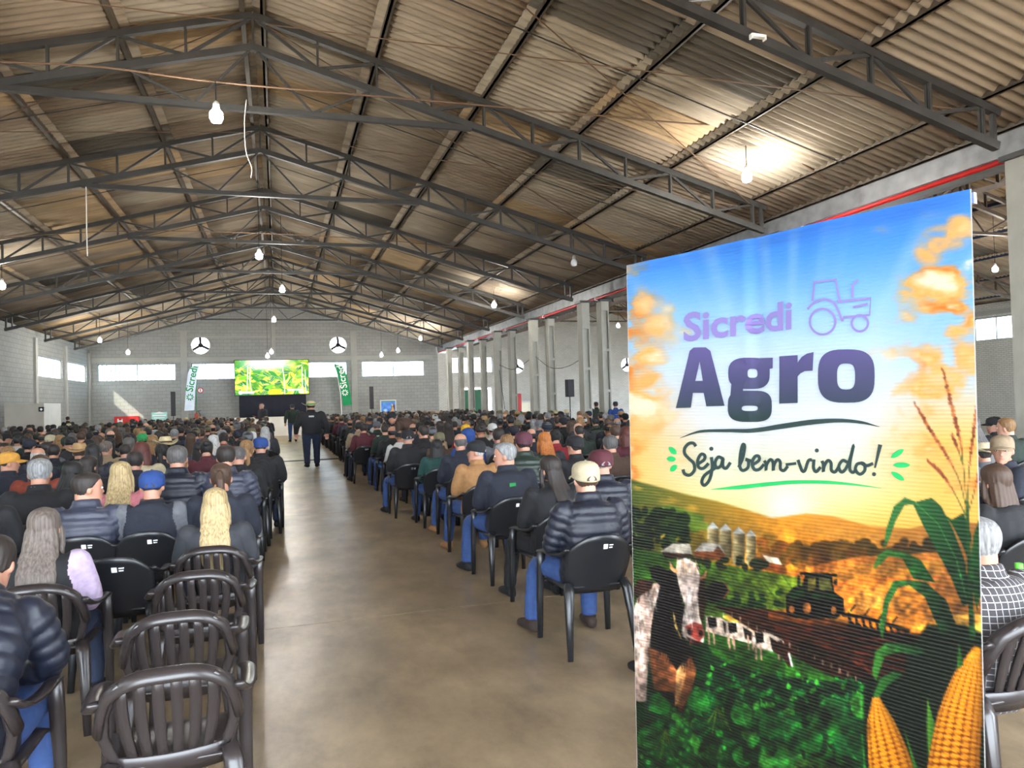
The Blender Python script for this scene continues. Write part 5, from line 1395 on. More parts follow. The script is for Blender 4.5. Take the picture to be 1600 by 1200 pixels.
# seat numbers along each row
for b in 'LR':
    for ri in range(len(ROWS[b])):
        row = sorted([p for p in plan if p['b'] == b and p['r'] == ri], key=lambda p: abs(p['x']))
        for k, p in enumerate(row): p['seat'] = k+1
for p in plan:
    p['Y'] = ROWS[p['b']][p['r']]; p['dist'] = math.hypot(p['x'], p['Y'])
plan.sort(key=lambda p: (not p['near'], p['dist']))
named = plan[:292]; rest = plan[292:]
CHECK = bpy.data.materials.new('checked_cloth'); CHECK.use_nodes = True; nt = CHECK.node_tree; tcn = nt.nodes.new('ShaderNodeTexCoord'); sp_ = nt.nodes.new('ShaderNodeSeparateXYZ'); nt.links.new(tcn.outputs['Object'], sp_.inputs[0])
outs = []
for k in (0, 2):
    m1 = nt.nodes.new('ShaderNodeMath'); m1.operation = 'MULTIPLY'; m1.inputs[1].default_value = 34; nt.links.new(sp_.outputs[k], m1.inputs[0])
    m2 = nt.nodes.new('ShaderNodeMath'); m2.operation = 'FRACT'; nt.links.new(m1.outputs[0], m2.inputs[0])
    m3 = nt.nodes.new('ShaderNodeMath'); m3.operation = 'LESS_THAN'; m3.inputs[1].default_value = .13; nt.links.new(m2.outputs[0], m3.inputs[0]); outs.append(m3)
m4 = nt.nodes.new('ShaderNodeMath'); m4.operation = 'MAXIMUM'; nt.links.new(outs[0].outputs[0], m4.inputs[0]); nt.links.new(outs[1].outputs[0], m4.inputs[1])
mc = nt.nodes.new('ShaderNodeMix'); mc.data_type = 'RGBA'; mc.inputs[6].default_value = (*srgb(58, 54, 56), 1); mc.inputs[7].default_value = (*srgb(150, 148, 150), 1)
nt.links.new(m4.outputs[0], mc.inputs[0]); nt.links.new(mc.outputs[2], nt.nodes['Principled BSDF'].inputs['Base Color']); nt.nodes['Principled BSDF'].inputs['Roughness'].default_value = .85
HATW = {'cap': 'cap', 'hat': 'brimmed hat'}
def wname(c): return c.replace('_', ' ')
for p in named:
    Y = p['Y']; rz = r.uniform(-.06, .06)
    where = '%s from aisle, %s row, %s block' % (ordw(p['seat']), ordw(p['r']+1), SIDE[p['b']])
    if p['near']:
        kw = dict(p['kw']); d = kw.pop('d'); gl = kw.pop('glasses', False); ck = kw.pop('checked', False); lk = kw.pop('look', False)
        o = person(p['x'], Y, 1.0 if lk else rz*.5, 'person in %s, %s' % (d, where) if len(('person in %s, %s' % (d, where)).split()) <= 16 else 'person in %s, %s' % (d, where.replace(' from aisle', ' seat')), 'seated audience', scale=p['s'], **kw)
        p['obj'] = o; p['kind'] = kw.get('kind', 'sit')
        hm = POSES[(kw.get('kind', 'sit'), kw.get('turn', 0.0))].HM
        if ck:
            for ch in o.children:
                if ch.name.startswith('jacket'):
                    for sl in ch.material_slots: sl.material = CHECK
        if gl:
            m = MB()
            for s_ in (1, -1):
                m.tube([hm @ V3(s_*.033+.02*math.cos(t), .098, .120+.016*math.sin(t)) for t in np.linspace(0, 2*PI, 13)], .0018, 5); m.tube([hm @ V3(s_*.054, .096, .124), hm @ V3(s_*.078, .05, .124), hm @ V3(s_*.08, -.01, .118)], .0018, 5)
            m.tube([hm @ V3(-.013, .099, .122), hm @ V3(.013, .099, .122)], .0018, 5); me = m.mesh('eyeglasses'); me.materials.append(DARK); obj('eyeglasses', me, o)
    else:
        st = p['st']; hw = {'cap': wname(p['hatc'])+' cap and ', 'hat': wname(p['hatc'])+' brimmed hat and '}.get(st, '')
        lab = 'person in %s%s jacket, %s' % (hw, wname(p['top']), where)
        if p['dist'] < 11.5:
            hr = {'short': 'short', 'cap': 'short', 'hat': 'short', 'long': 'long', 'bald': 'bald', 'bun': 'bun'}[st]
            person(p['x'], Y, rz, lab, 'seated audience', top=p['top'], jacket=r.choice(['plain', 'plain', 'puffer', 'hood']), legs=p['legs'], hair=hr, hairc=p['hairc'], hat=st if st in ('cap', 'hat') else None, hatc=p['hatc'], scale=p['s'], skin=p['skin'], turn=r.choice([0.0, 0.0, 0.0, .45, -.45]))
        else:
            o = obj('person', FAR[st], None, (p['x'], Y, 0), (0, 0, rz), p['s'])
            for k, mm in enumerate((SKINS[p['skin']], cmat(p['top']), cmat(p['legs']), hmat(p['hairc']), cmat(p['hatc']))):
                o.material_slots[k].link = 'OBJECT'; o.material_slots[k].material = mm
            tag(o, lab, 'person', 'seated audience')
# everyone beyond: one mass
crowd = MB(); cm = []
def ci(m_):
    if m_ not in cm: cm.append(m_)
    return cm.index(m_)
for p in rest:
    me = FAR[p['st']]; ms = [ci(m_) for m_ in (SKINS[p['skin']], cmat(p['top']), cmat(p['legs']), hmat(p['hairc']), cmat(p['hatc']))]
    M = Matrix.Translation((p['x'], p['Y'], 0)) @ Matrix.Rotation(r.uniform(-.1, .1), 4, 'Z') @ Matrix.Scale(p['s'], 4)
    off = len(crowd.v); crowd.v.extend([tuple(M @ v.co) for v in me.vertices])
    for q in me.polygons: crowd.f.append(tuple(i+off for i in q.vertices)); crowd.m.append(ms[q.material_index])
if rest: tag(crowd.build('seated_crowd', cm, None, True), 'dense mass of seated people filling the far rows', 'crowd', kind='stuff')
# chairs under everyone near, and along the aisle
fars = MB(); fm = []
for p in plan:
    if p['dist'] > 13.5 and p['seat'] > 2: continue
    if p['Y'] > 36: continue
    kind = 'slat' if (p['b'] == 'L' and p['r'] < 4 or p['b'] == 'R' and p['r'] < 1) else 'solid'
    if p['near'] and p['b'] == 'R' and p['r'] == 0: kind = 'slat'
    s_ = 'black moulded armchair' if kind == 'solid' else 'brown-black slatted armchair'
    place_chair(p['x'], p['Y'], r.uniform(-.04, .04), kind, 'occupied %s, %s seat from aisle, %s row, %s block' % (s_, ordw(p['seat']), ordw(p['r']+1), SIDE[p['b']]), 'plastic armchairs', far=p['dist'] > 11)
for x, y, kind, lab, rz in ((-.40, 3.12, 'slat', 'empty brown-black slatted armchair nearest the camera on the aisle', .06), (-.45, 3.86, 'slat', 'empty brown-black slatted armchair, second back along the aisle', .03),
                        (-.44, 4.70, 'slat', 'empty brown-black slatted armchair just behind the long-haired person in dark grey', .0), (-1.0, 5.43, 'solid', 'empty black armchair with white mark behind the royal blue cap', .0)):
    place_chair(x, y, rz, kind, lab, 'plastic armchairs')
# ------------------------------------------------------------------ people on their feet
q = at_z(488, 731, 0)
person(q.x, q.y, 0, 'person walking up the aisle in black jacket, jeans and green-banded straw hat', 'people standing', kind='walk', top='black', legs='dark_denim', hair='short', hairc='dark', hat='hat', hatc='straw', band='green', sx=1.28, scale=1.06, logo=((1.33, -.175, .1, .04), 'white'))
q = at_z(458, 690, 0)
person(q.x, q.y, .1, 'person standing with back turned before the stage in dark green sweater and jeans', 'people standing', kind='stand', top='dark_green', legs='denim', hair='short', hairc='greymix', hat='cap', hatc='dark_grey', scale=1.04, sx=1.15)
q = at_y(410, 650, 36.0)
person(q.x, 36.0, PI-.9, 'person in dark suit speaking with raised hand before the black cloth', 'people standing', kind='talk', turn=-.45, top='dark_grey', legs='dark_grey', hair='bald', hairc='silver', scale=1.09)
q = at_y(652, 650, 16.6)
person(q.x, 16.62, 1.35, 'person in brown jacket and cap bending over the seated rows', 'people standing', kind='bend', top='brown', legs='dark_denim', hair='short', hairc='dark', hat='cap', hatc='black', scale=1.06, sx=1.1)
for px_, py_, Y_, tp, hc_, lab in ((932, 635, 23.4, 'dark_green', None, 'person standing bareheaded in dark green jacket between the concrete columns'), (962, 638, 21.6, 'blue', 'navy', 'person standing in dark cap and blue top beside the banner edge'), (106, 656, 36.0, 'black', None, 'person in black standing by the dark counter')):
    q = at_y(px_, py_, Y_)
    person(q.x, Y_, r.uniform(-.5, .5), lab, 'people standing', kind='stand', top=tp, legs='dark_denim', hair='short', hairc='dark', hat='cap' if hc_ else None, hatc=hc_ or 'black', scale=min(1.05, max(.9, q.z/1.72)))
# bottle beside the checked shirt
q = at_y(1593, 905, 2.35)
bt = empty('water_bottle', (q.x, 2.35, q.z-.16)); tag(bt, 'clear water bottle with green cap held beside the grey checked shirt', 'bottle')
m = MB(); m.loft([((0, 0, z), (w_, 0, 0), (0, w_, 0)) for z, w_ in ((0, .028), (.01, .032), (.06, .031), (.07, .029), (.08, .032), (.15, .031), (.19, .014), (.205, .013))], 16); m.build('bottle_body', mat('clear_plastic', (.8, .88, .9), .08, trans=.85), bt, True)
m = MB(); m.loft([((0, 0, .203), (.016, 0, 0), (0, .016, 0)), ((0, 0, .228), (.016, 0, 0), (0, .016, 0))], 16); m.build('screw_cap', mat('green_cap', srgb(90, 190, 60), .4), bt)
m = MB(); m.loft([((0, 0, .085), (.0335, 0, 0), (0, .0335, 0)), ((0, 0, .135), (.0335, 0, 0), (0, .0335, 0))], 16, caps=False); m.build('wrap_label', GREENP, bt, True)
for c in CHAIR.values(): kill(c)
# ------------------------------------------------------------------ roll-up welcome banner
BTL, BTR = Vector((.90, 1.78, 2.05)), Vector((1.18, .99, 2.05))
BU = (BTR-BTL); BWID = BU.length; BU.normalize(); BH = 1.99; BN = BU.cross(Vector((0, 0, 1))).normalized()
if BN.dot(-BTL) < 0: BN = -BN
LEAN = .033
def bpos(s, t):
    """point of the printed sheet: s across 0..1, t down 0..1, with slack folds"""
    p = BTL + BU*(s*BWID-LEAN*t) - Vector((0, 0, BH*t))
    fold = .0035*math.exp(-((s-.435-.03*t)/.022)**2)*max(0, 1-t*2.2) - .004*math.exp(-((s-.47)/.03)**2)*max(0, 1-t*2) + .003*math.sin(s*9+1)*max(0, 1-t*1.5) + .006*math.exp(-((s-.03)/.03)**2)*min(1, t*2) + .0025*math.sin(s*21+t*6)*math.exp(-t*5)
    return p + BN*fold
def buv(px, py):
    d = Vector(ray(px, py)); o = Vector((0, 0, EYE)); k = (BTL-o).dot(BN)/d.dot(BN); P = o+d*k
    t = (BTL.z-P.z)/BH; return ((P-BTL).dot(BU)+LEAN*t)/BWID, t
cv = Canvas(600, 1330, 960, 280, 1560, 1612)
X, Y = cv.X, cv.Y
# sky
ys = [300, 400, 480, 560, 660, 740, 790, 830]; cs = np.array([(44, 116, 230), (84, 160, 244), (158, 208, 250), (212, 232, 250), (230, 236, 250), (236, 240, 210), (246, 232, 150), (246, 196, 90)])
Yt = Y + (X-1250)*.2*np.clip((560-Y)/250, 0, 1)
for k in range(3): cv.a[..., k] = np.interp(Yt, ys, cs[:, k])
cx = np.abs(X-1225)
cv.blend(np.clip((cx-150)/190, 0, 1)*np.clip((Y-330)/120, 0, 1)*np.clip((690-Y)/160, 0, 1)*.55, (104, 170, 240))
cv.blend(np.clip((cx-110)/130, 0, 1)*np.clip((Y-570)/120, 0, 1)*.9, (250, 196, 98))
ang = np.arctan2(X-1228, 800-Y+1); rays = np.clip(np.sin(ang*34+2*np.sin(ang*9))*.5+.3*np.sin(ang*61), 0, 1)
cv.blend(rays*np.clip((560-Y)/160, 0, 1)*np.clip((Y-310)/80, 0, 1)*.30, (226, 240, 255))
n1 = cv.noise(70, 40, 21, 5); n2 = cv.noise(46, 34, 22, 5)
side = np.clip((cx-165-40*(n2-.5)*4)/60, 0, 1)
left = (X < 1225)
cm_ = np.clip((n1-.47)*7, 0, 1)*side*np.where(left, np.clip((Y-400)/40, 0, 1), np.clip((Y-330)/60, 0, 1))*np.clip((800-Y)/40, 0, 1)
cv.blend(cm_, (248, 186, 104)); cv.blend(np.clip((n2-.46)*6, 0, 1)*cm_, (236, 138, 50)); cv.blend(np.clip((n1-.62)*8, 0, 1)*cm_, (255, 238, 206))
cv.blend(np.clip((n2-.66)*10, 0, 1)*side*np.clip((480-Y)/60, 0, 1)*np.clip((Y-380)/30, 0, 1), (255, 246, 230))
for x, y, rx, ry in ((1478, 372, 40, 22), (1452, 392, 26, 26), (1500, 350, 22, 16), (1005, 470, 16, 24), (1030, 510, 26, 20), (1020, 600, 34, 26), (1010, 660, 30, 26), (1470, 590, 40, 16), (1510, 560, 22, 30), (1440, 640, 36, 18)):
    d = ((X-x)/rx)**2+((Y-y)/ry)**2; cv.blend(np.clip(1.25-d, 0, 1)*np.clip((n2-.36)*5, 0, 1), (250, 186, 112)); cv.blend(np.clip(.8-d, 0, 1)*np.clip((n1-.52)*7, 0, 1)*.8, (255, 226, 180))
d = np.hypot((X-1228), (Y-790)*1.15); cv.blend(np.exp(-(d/46)**2), (236, 240, 255)); cv.blend(np.exp(-(d/120)**2)*.45, (255, 244, 196))
# hills
def grad(c0, c1, x0, x1, y0=None, y1=None):
    def f(Xa, Ya):
        t = np.clip((Xa-x0)/(x1-x0), 0, 1) if y0 is None else np.clip((Ya-y0)/(y1-y0), 0, 1)
        return np.asarray(c0)*(1-t[..., None])+np.asarray(c1)*t[..., None]
    return f
cv.poly([(1190, 812), (1260, 802), (1300, 806), (1360, 822), (1420, 826), (1470, 815), (1545, 818), (1545, 960), (1190, 960)], grad((250, 176, 60), (176, 124, 64), 1220, 1500), 3)
cv.poly([(1230, 830), (1330, 826), (1450, 838), (1545, 835), (1545, 930), (1230, 930)], grad((246, 178, 66), (170, 120, 60), 1230, 1500), 4)
cv.poly([(975, 745), (1020, 758), (1070, 772), (1120, 783), (1170, 798), (1230, 818), (1300, 842), (1360, 862), (1360, 960), (975, 960)], grad((84, 104, 40), (246, 170, 52), 985, 1230), 3)
nf = cv.noise(40, 14, 31, 4)
hill = (Y > 755+.33*(X-985)) & (Y < 900) & (X < 1400); cv.blend(hill*np.clip((nf-.5)*4, 0, 1)*.5, (120, 100, 34)); cv.blend(hill*np.clip((.42-nf)*5, 0, 1)*.5, (255, 196, 80))
cv.poly([(1012, 796), (1050, 790), (1100, 806), (1090, 832), (1040, 826), (1010, 815)], (92, 136, 46), 4, .8); cv.poly([(1050, 800), (1092, 808), (1120, 830), (1080, 826)], (128, 156, 56), 3, .8)
rr = random.Random(5)
for k in range(120):
    x = rr.uniform(985, 1075); y = rr.uniform(790, 856)+(x-985)*.12; cv.ell(x, y, rr.uniform(4, 9), rr.uniform(4, 8), rr.choice([(24, 44, 22), (36, 60, 28), (20, 36, 20), (50, 72, 30)]), soft=2)
for k in range(190):
    x = rr.uniform(1188, 1470); y = rr.gauss(868, 9)-.01*(x-1188); q = (x-1188)/280
    cv.ell(x, y, rr.uniform(5, 11), rr.uniform(5, 10), (int(150-80*q+rr.uniform(-14, 14)), int(100-44*q), int(26+4*q)), soft=3)
cv.poly([(1225, 900), (1280, 882), (1340, 870), (1470, 862), (1545, 870), (1545, 960), (1225, 950)], grad((236, 150, 60), (190, 130, 60), 1230, 1500), 3)
for k in range(7): cv.line(sm([(1260+k*10, 905+k*3), (1340, 884+k*6), (1470, 878+k*6)]), 2.5, (rr.choice([(150, 140, 50), (206, 110, 60)])), 2, .6)
# pasture
cv.poly([(975, 852), (1020, 862), (1100, 876), (1170, 890), (1250, 902), (1262, 930), (1225, 952), (1130, 962), (1120, 1010), (975, 1030)], grad((58, 104, 34), (132, 150, 46), 985, 1240), 2)
for k in range(9): cv.line([(1030+k*24, 866+k*4), (1080+k*22, 905+k*5), (1110+k*16, 950)], 2, (46, 92, 34), 2, .55)
for k in range(40): x = rr.uniform(1080, 1225); cv.ell(x, rr.uniform(925, 950), rr.uniform(3, 7), rr.uniform(3, 7), (30, 66, 26), soft=2)
# farm buildings
for x0, x1, y0, y1 in ((1105, 1122, 826, 868), (1124, 1142, 829, 872), (1144, 1163, 834, 882), (1165, 1180, 838, 884)):
    cv.poly([(x0, y0), (x1, y0), (x1, y1), (x0, y1)], grad((206, 190, 146), (104, 92, 62), x0, x1), 1); cv.poly([(x0-1, y0), ((x0+x1)/2, y0-11), (x1+1, y0)], (206, 206, 200), 1)
    for q in range(4): cv.line([(x0, y0+8+q*9), (x1, y0+8+q*9)], .8, (120, 106, 70), 1, .6)
cv.poly([(1032, 862), (1052, 849), (1078, 850), (1082, 866), (1060, 868)], (214, 206, 192)); cv.poly([(1034, 862), (1080, 866), (1080, 874), (1040, 872)], (70, 46, 30))
cv.poly([(1084, 862), (1098, 848), (1124, 850), (1132, 864), (1104, 862)], (220, 214, 204)); cv.poly([(1084, 862), (1120, 852), (1132, 866), (1130, 876), (1086, 872)], (140, 84, 44)); cv.poly([(1086, 861), (1098, 848), (1124, 850), (1114, 862)], (206, 200, 190))
cv.poly([(1186, 880), (1192, 866), (1216, 872), (1222, 884), (1222, 894), (1188, 890)], (160, 92, 40)); cv.poly([(1190, 867), (1216, 872), (1222, 883), (1198, 878)], (232, 222, 200))
for k in range(26): cv.ell(rr.uniform(1070, 1195), rr.uniform(872, 888), rr.uniform(4, 8), rr.uniform(4, 7), (40, 52, 22), soft=2)
# dust, ploughed land
dd = ((X-1385)/95)**2+((Y-955)/52)**2; cv.blend(np.clip(1.3-dd, 0, 1)*(Y > 890), (242, 156, 52)); cv.blend(np.clip(.8-dd, 0, 1)*np.clip((n2-.4)*4, 0, 1), (255, 200, 110))
cv.poly([(1118, 948), (1200, 952), (1300, 968), (1380, 985), (1545, 1000), (1545, 1100), (1330, 1078), (1280, 1050), (1215, 1010)], grad((70, 32, 20), (40, 18, 12), 1130, 1400), 2)
for k in range(8): cv.line(sm([(1190+k*22, 975+k*8), (1280+k*12, 985+k*10), (1420, 985+k*16)]), 2.6, (124, 58, 34), 2, .8)
cv.blend(np.clip(1-np.abs(Y-968-.1*(X-1250))/10, 0, 1)*(X > 1200)*(X < 1440)*.5, (240, 150, 50))
# tractor and plough
T_ = (14, 24, 16)
cv.poly([(1228, 930), (1240, 917), (1254, 915), (1258, 898), (1300, 900), (1304, 925), (1318, 935), (1320, 958), (1300, 966), (1240, 966), (1228, 955)], T_, 1)
cv.poly([(1262, 903), (1275, 902), (1274, 922), (1262, 924)], (130, 120, 60)); cv.poly([(1280, 902), (1297, 904), (1301, 922), (1280, 922)], (110, 110, 60)); cv.line([(1252, 896), (1306, 899)], 5, T_); cv.line([(1248, 900), (1248, 918)], 3, T_); cv.poly([(1303, 905), (1308, 905), (1308, 914), (1304, 914)], T_)
cv.poly([(1233, 926), (1256, 920), (1258, 932), (1234, 938)], (26, 70, 36)); cv.poly([(1266, 928), (1300, 926), (1310, 936), (1270, 936)], (24, 64, 34))
for x, y, R_ in ((1262, 950, 18), (1238, 952, 12), (1304, 954, 13)): cv.ell(x, y, R_*.8, R_, (12, 10, 10)); cv.ell(x-1, y, R_*.36, R_*.5, (190, 130, 70))
cv.line([(1318, 960), (1350, 964), (1420, 985)], 6, (24, 20, 16)); 
for k in range(9): x = 1326+k*11; y = 958+k*3; cv.line([(x, y), (x+3, y+16)], 4, (20, 16, 14)); cv.ell(x+4, y+19, 6, 6, (26, 18, 14))
for k in range(4): cv.line([(1330+k*22, 954+k*6), (1336+k*22, 946+k*6)], 3, (26, 22, 18))
# grazing meadow in front and small cows
cv.poly([(1085, 960), (1130, 966), (1215, 1012), (1290, 1052), (1350, 1080), (1200, 1080), (1085, 1030)], (56, 108, 36), 3)
for k in range(18): x = 1130+k*13; cv.line([(x, 958+max(0, k-1)*6.6), (x, 965+max(0, k-1)*6.6)], 1, (226, 220, 200))
O = lambda pts: [(980+a/2.857, 780+b/2.857) for a, b in pts]
for a, b, w_ in ((350, 520, 130), (440, 545, 130), (560, 590, 150)):
    cv.poly(O([(a, b), (a+w_*.5, b+8), (a+w_*.9, b+40), (a+w_, b+90), (a+w_*.8, b+100), (a+w_*.3, b+80), (a, b+70)]), (224, 206, 190)); cv.poly(O([(a+8, b+5), (a+45, b+8), (a+50, b+50), (a+15, b+55)]), (26, 20, 22)); cv.poly(O([(a+75, b+25), (a+115, b+50), (a+120, b+90), (a+85, b+80)]), (34, 22, 18))
    for q in (12, 34, w_*.75, w_*.9): cv.line(O([(a+q, b+65), (a+q+4, b+125)]), 3, (190, 160, 140))
cv.poly(O([(640, 640), (690, 630), (720, 690), (740, 740), (720, 750), (690, 700), (650, 680)]), (60, 30, 20)); cv.line(O([(722, 690), (736, 745)]), 3, (236, 226, 220))
# plants
cv.poly([(960, 1000), (1085, 985), (1120, 1028), (1180, 1052), (1260, 1062), (1370, 1068), (1390, 1100), (1400, 1620), (960, 1620)], (18, 58, 30), 4)
def leaf(x, y, L, a, wd, c, vein=True):
    P = []
    for q in (1, -1):
        for t in (np.linspace(0, 1, 8) if q == 1 else np.linspace(1, 0, 8)): wv = q*L*wd*math.sin(PI*t**.8); P.append((x+math.cos(a)*L*t-math.sin(a)*wv, y+math.sin(a)*L*t+math.cos(a)*wv))
    cv.poly(P, c, 1.2)
    if vein: cv.line([(x, y), (x+math.cos(a)*L, y+math.sin(a)*L)], .9, tuple(min(255, v+50) for v in c), 1, .7)
G = [(22, 92, 42), (34, 118, 50), (52, 146, 60), (16, 70, 36), (12, 54, 30), (84, 170, 70), (28, 104, 56)]
for k in range(520):
    y = 1040+(k/520)*150+rr.uniform(-14, 14); x = rr.uniform(1085-.55*(y-1030), 1375); s_ = .5+(y-1030)/140
    if y < 1062+.08*(x-1180)-10 and x > 1160: continue
    leaf(x, y, rr.uniform(9, 17)*s_, rr.uniform(-2.6, .2), .34, rr.choice(G), k % 3 == 0)
for k in range(90):
    y = 1110+rr.uniform(0, 480); leaf(rr.uniform(965, 1360), y, rr.uniform(30, 60), rr.uniform(-2.4, -.4), .36, rr.choice(G))
for pts, c in (((1165, 1135, 46, -1.9), (62, 160, 66)), ((1190, 1150, 50, -.9), (40, 128, 60)), ((1228, 1160, 48, -1.7), (36, 116, 54)), ((1280, 1175, 52, -2.2), (48, 150, 66)), ((1310, 1180, 50, -1.0), (32, 116, 58)), ((1075, 1085, 44, .6), (50, 140, 60)), ((1015, 1110, 46, -.6), (44, 128, 54)), ((1205, 1195, 46, -.3), (70, 160, 70))): leaf(*pts[:4], .38, c)
for x, y in ((1040, 1165), (1120, 1130)):
    for k in range(7): cv.line([(x, y-25), (x+rr.uniform(-22, 22), y+rr.uniform(0, 25))], 1.4, (120, 150, 60))
for k in range(46):
    x, y = rr.choice([(1040, 1190), (1125, 1175), (1085, 1160), (1010, 1180)]); x += rr.gauss(0, 18); y += rr.gauss(8, 20); R_ = rr.uniform(6, 10)
    cv.ell(x, y, R_*.8, R_*1.25, (20, 96, 40), soft=1.5); cv.ell(x-2, y-4, R_*.35, R_*.45, (80, 176, 84), soft=2)
# big cow
W_ = (232, 214, 204)
cv.poly(O([(30, 500), (70, 385), (150, 370), (165, 450), (115, 530), (100, 680), (90, 900), (25, 900)]), (222, 196, 182), 2)
cv.poly(O([(28, 400), (60, 355), (120, 360), (110, 400), (50, 440)]), (70, 40, 30), 2)
cv.poly(O([(150, 380), (215, 360), (245, 470), (232, 560), (262, 640), (300, 690), (300, 780), (250, 960), (140, 860), (100, 690), (115, 520)]), (18, 16, 20), 2)
cv.poly(O([(95, 660), (175, 690), (225, 770), (285, 700), (310, 760), (290, 850), (235, 960), (205, 860), (120, 850)]), (150, 98, 62), 2); cv.poly(O([(220, 770), (250, 720), (262, 780), (232, 900), (212, 930)]), (206, 160, 110), 2)
cv.poly(O([(150, 330), (215, 305), (235, 400), (258, 480), (250, 580), (225, 560), (205, 500), (165, 430)]), (20, 16, 20), 1.5)
cv.poly(O([(318, 335), (346, 352), (352, 440), (338, 560), (322, 520), (314, 430)]), (60, 30, 20), 1.5)
cv.poly(O([(100, 305), (140, 292), (200, 330), (205, 370), (150, 388), (112, 352)]), (24, 20, 24), 1.5)
cv.poly(O([(345, 405), (385, 364), (432, 374), (452, 406), (430, 442), (390, 462), (350, 442)]), (26, 20, 22), 1.5); cv.line(O([(430, 372), (453, 406), (430, 444)]), 1.6, (150, 90, 60))
cv.poly(O([(222, 275), (260, 262), (305, 285), (326, 340), (316, 430), (322, 520), (346, 600), (340, 642), (300, 648), (248, 612), (245, 560), (258, 470), (232, 390), (218, 320)]), W_, 1.5)
for k in range(30): a_ = rr.uniform(215, 315); cv.line(O([(a_, rr.uniform(262, 300)), (a_+rr.uniform(-8, 12), rr.uniform(310, 350))]), 1, rr.choice([(250, 240, 226), (214, 176, 140)]), 1, .8)
for k in range(16): a_ = rr.uniform(262, 312); cv.line(O([(a_, rr.uniform(350, 420)), (a_+rr.uniform(-3, 5), rr.uniform(440, 540))]), 1, rr.choice([(250, 240, 232), (200, 170, 158)]), 1, .6)
cv.poly(O([(258, 568), (300, 548), (334, 560), (346, 606), (322, 638), (282, 608)]), (190, 96, 84), 2); cv.ell(980+280/2.857, 780+590/2.857, 4, 6, (50, 16, 18)); cv.ell(980+328/2.857, 780+598/2.857, 3, 5, (50, 16, 18))
cv.poly(O([(262, 612), (340, 642), (318, 655), (280, 640)]), (60, 26, 26)); cv.ell(980+345/2.857, 780+420/2.857, 3.5, 5, (10, 6, 6))
cv.line(O([(192, 282), (200, 310), (218, 322)]), [2, 5, 6], (206, 160, 120)); cv.line(O([(352, 322), (345, 345), (330, 352)]), [2, 5, 5], (206, 150, 110)); cv.line(O([(205, 480), (215, 560), (240, 620)]), [1, 4, 2], (206, 180, 120))
for k in range(420):
    a_ = rr.uniform(35, 300); b_ = rr.uniform(380, 900); i_ = int((780+b_/2.857-280)/1332*cv.h); j_ = int((980+a_/2.857-960)/600*cv.w); c_ = cv.a[i_, j_]
    if b_ > 690+.6*abs(a_-190) or c_[1] > c_[0]*1.05: continue
    q_ = rr.uniform(.65, 1.4); cv.line(O([(a_, b_), (a_+rr.uniform(-10, 10), b_+rr.uniform(20, 46))]), 1.3, tuple(np.clip(c_*q_+rr.uniform(-6, 14), 0, 255)), 1, .7)
# maize
cv.poly([(1350, 1062), (1560, 1040), (1560, 1620), (1350, 1620)], (12, 38, 24), 6)
D_ = (14, 50, 30)
O2 = lambda pts: [(980+a/2.857, 560+b/2.857) for a, b in pts]
cv.poly(O([(1250, 690), (1340, 560), (1500, 560), (1590, 600), (1590, 900), (1440, 900), (1330, 960), (1240, 820)]), (14, 40, 24), 6)
def lf(pts, c0, c1, o=O2):
    P = o(pts); xs = [p[0] for p in P]; cv.poly(P, grad(c0, c1, min(xs), max(xs)), 1.3)
lf([(1575, 700), (1545, 790), (1528, 960), (1560, 1130), (1590, 1000)], (34, 110, 50), (20, 70, 36))
lf([(1405, 690), (1450, 720), (1500, 690), (1535, 790), (1525, 910), (1495, 830), (1450, 740)], (30, 104, 50), (18, 66, 36))
lf([(1145, 850), (1158, 760), (1192, 660), (1240, 620), (1290, 640), (1360, 622), (1402, 660), (1452, 760), (1505, 900), (1535, 1085), (1500, 1110), (1440, 965), (1380, 855), (1320, 740), (1278, 652), (1240, 655), (1200, 725), (1172, 805)], (70, 140, 70), (16, 66, 36))
cv.line(O2([(1290, 645), (1390, 740), (1470, 900), (1515, 1080)]), 1.6, (96, 160, 90), 1, .8)
lf([(1098, 940), (1120, 880), (1160, 852), (1250, 868), (1312, 900), (1375, 1000), (1280, 985), (1230, 892), (1170, 882), (1130, 920)], (90, 150, 70), (24, 80, 40))
lf([(1125, 1200), (1150, 1070), (1190, 992), (1250, 988), (1335, 1000), (1425, 1080), (1480, 1220), (1400, 1230), (1330, 1065), (1260, 1012), (1210, 1024), (1170, 1095), (1140, 1260)], (80, 150, 74), (16, 60, 34))
lf([(1093, 780), (1108, 680), (1160, 640), (1280, 645), (1330, 680), (1300, 692), (1200, 682), (1150, 702), (1112, 810)], (90, 160, 70), (24, 74, 38), O); lf([(1098, 880), (1130, 800), (1190, 768), (1235, 780), (1172, 822), (1118, 890)], (80, 150, 66), (30, 90, 44), O)
lf([(800, 1090), (830, 960), (880, 885), (960, 900), (1040, 1010), (1060, 1200), (1000, 1130), (940, 1000), (880, 920), (840, 1010)], (60, 130, 60), (20, 80, 44), O)
cv.line(O2([(1515, 640), (1525, 900), (1540, 1250)]), [5, 7, 9], (40, 92, 46))
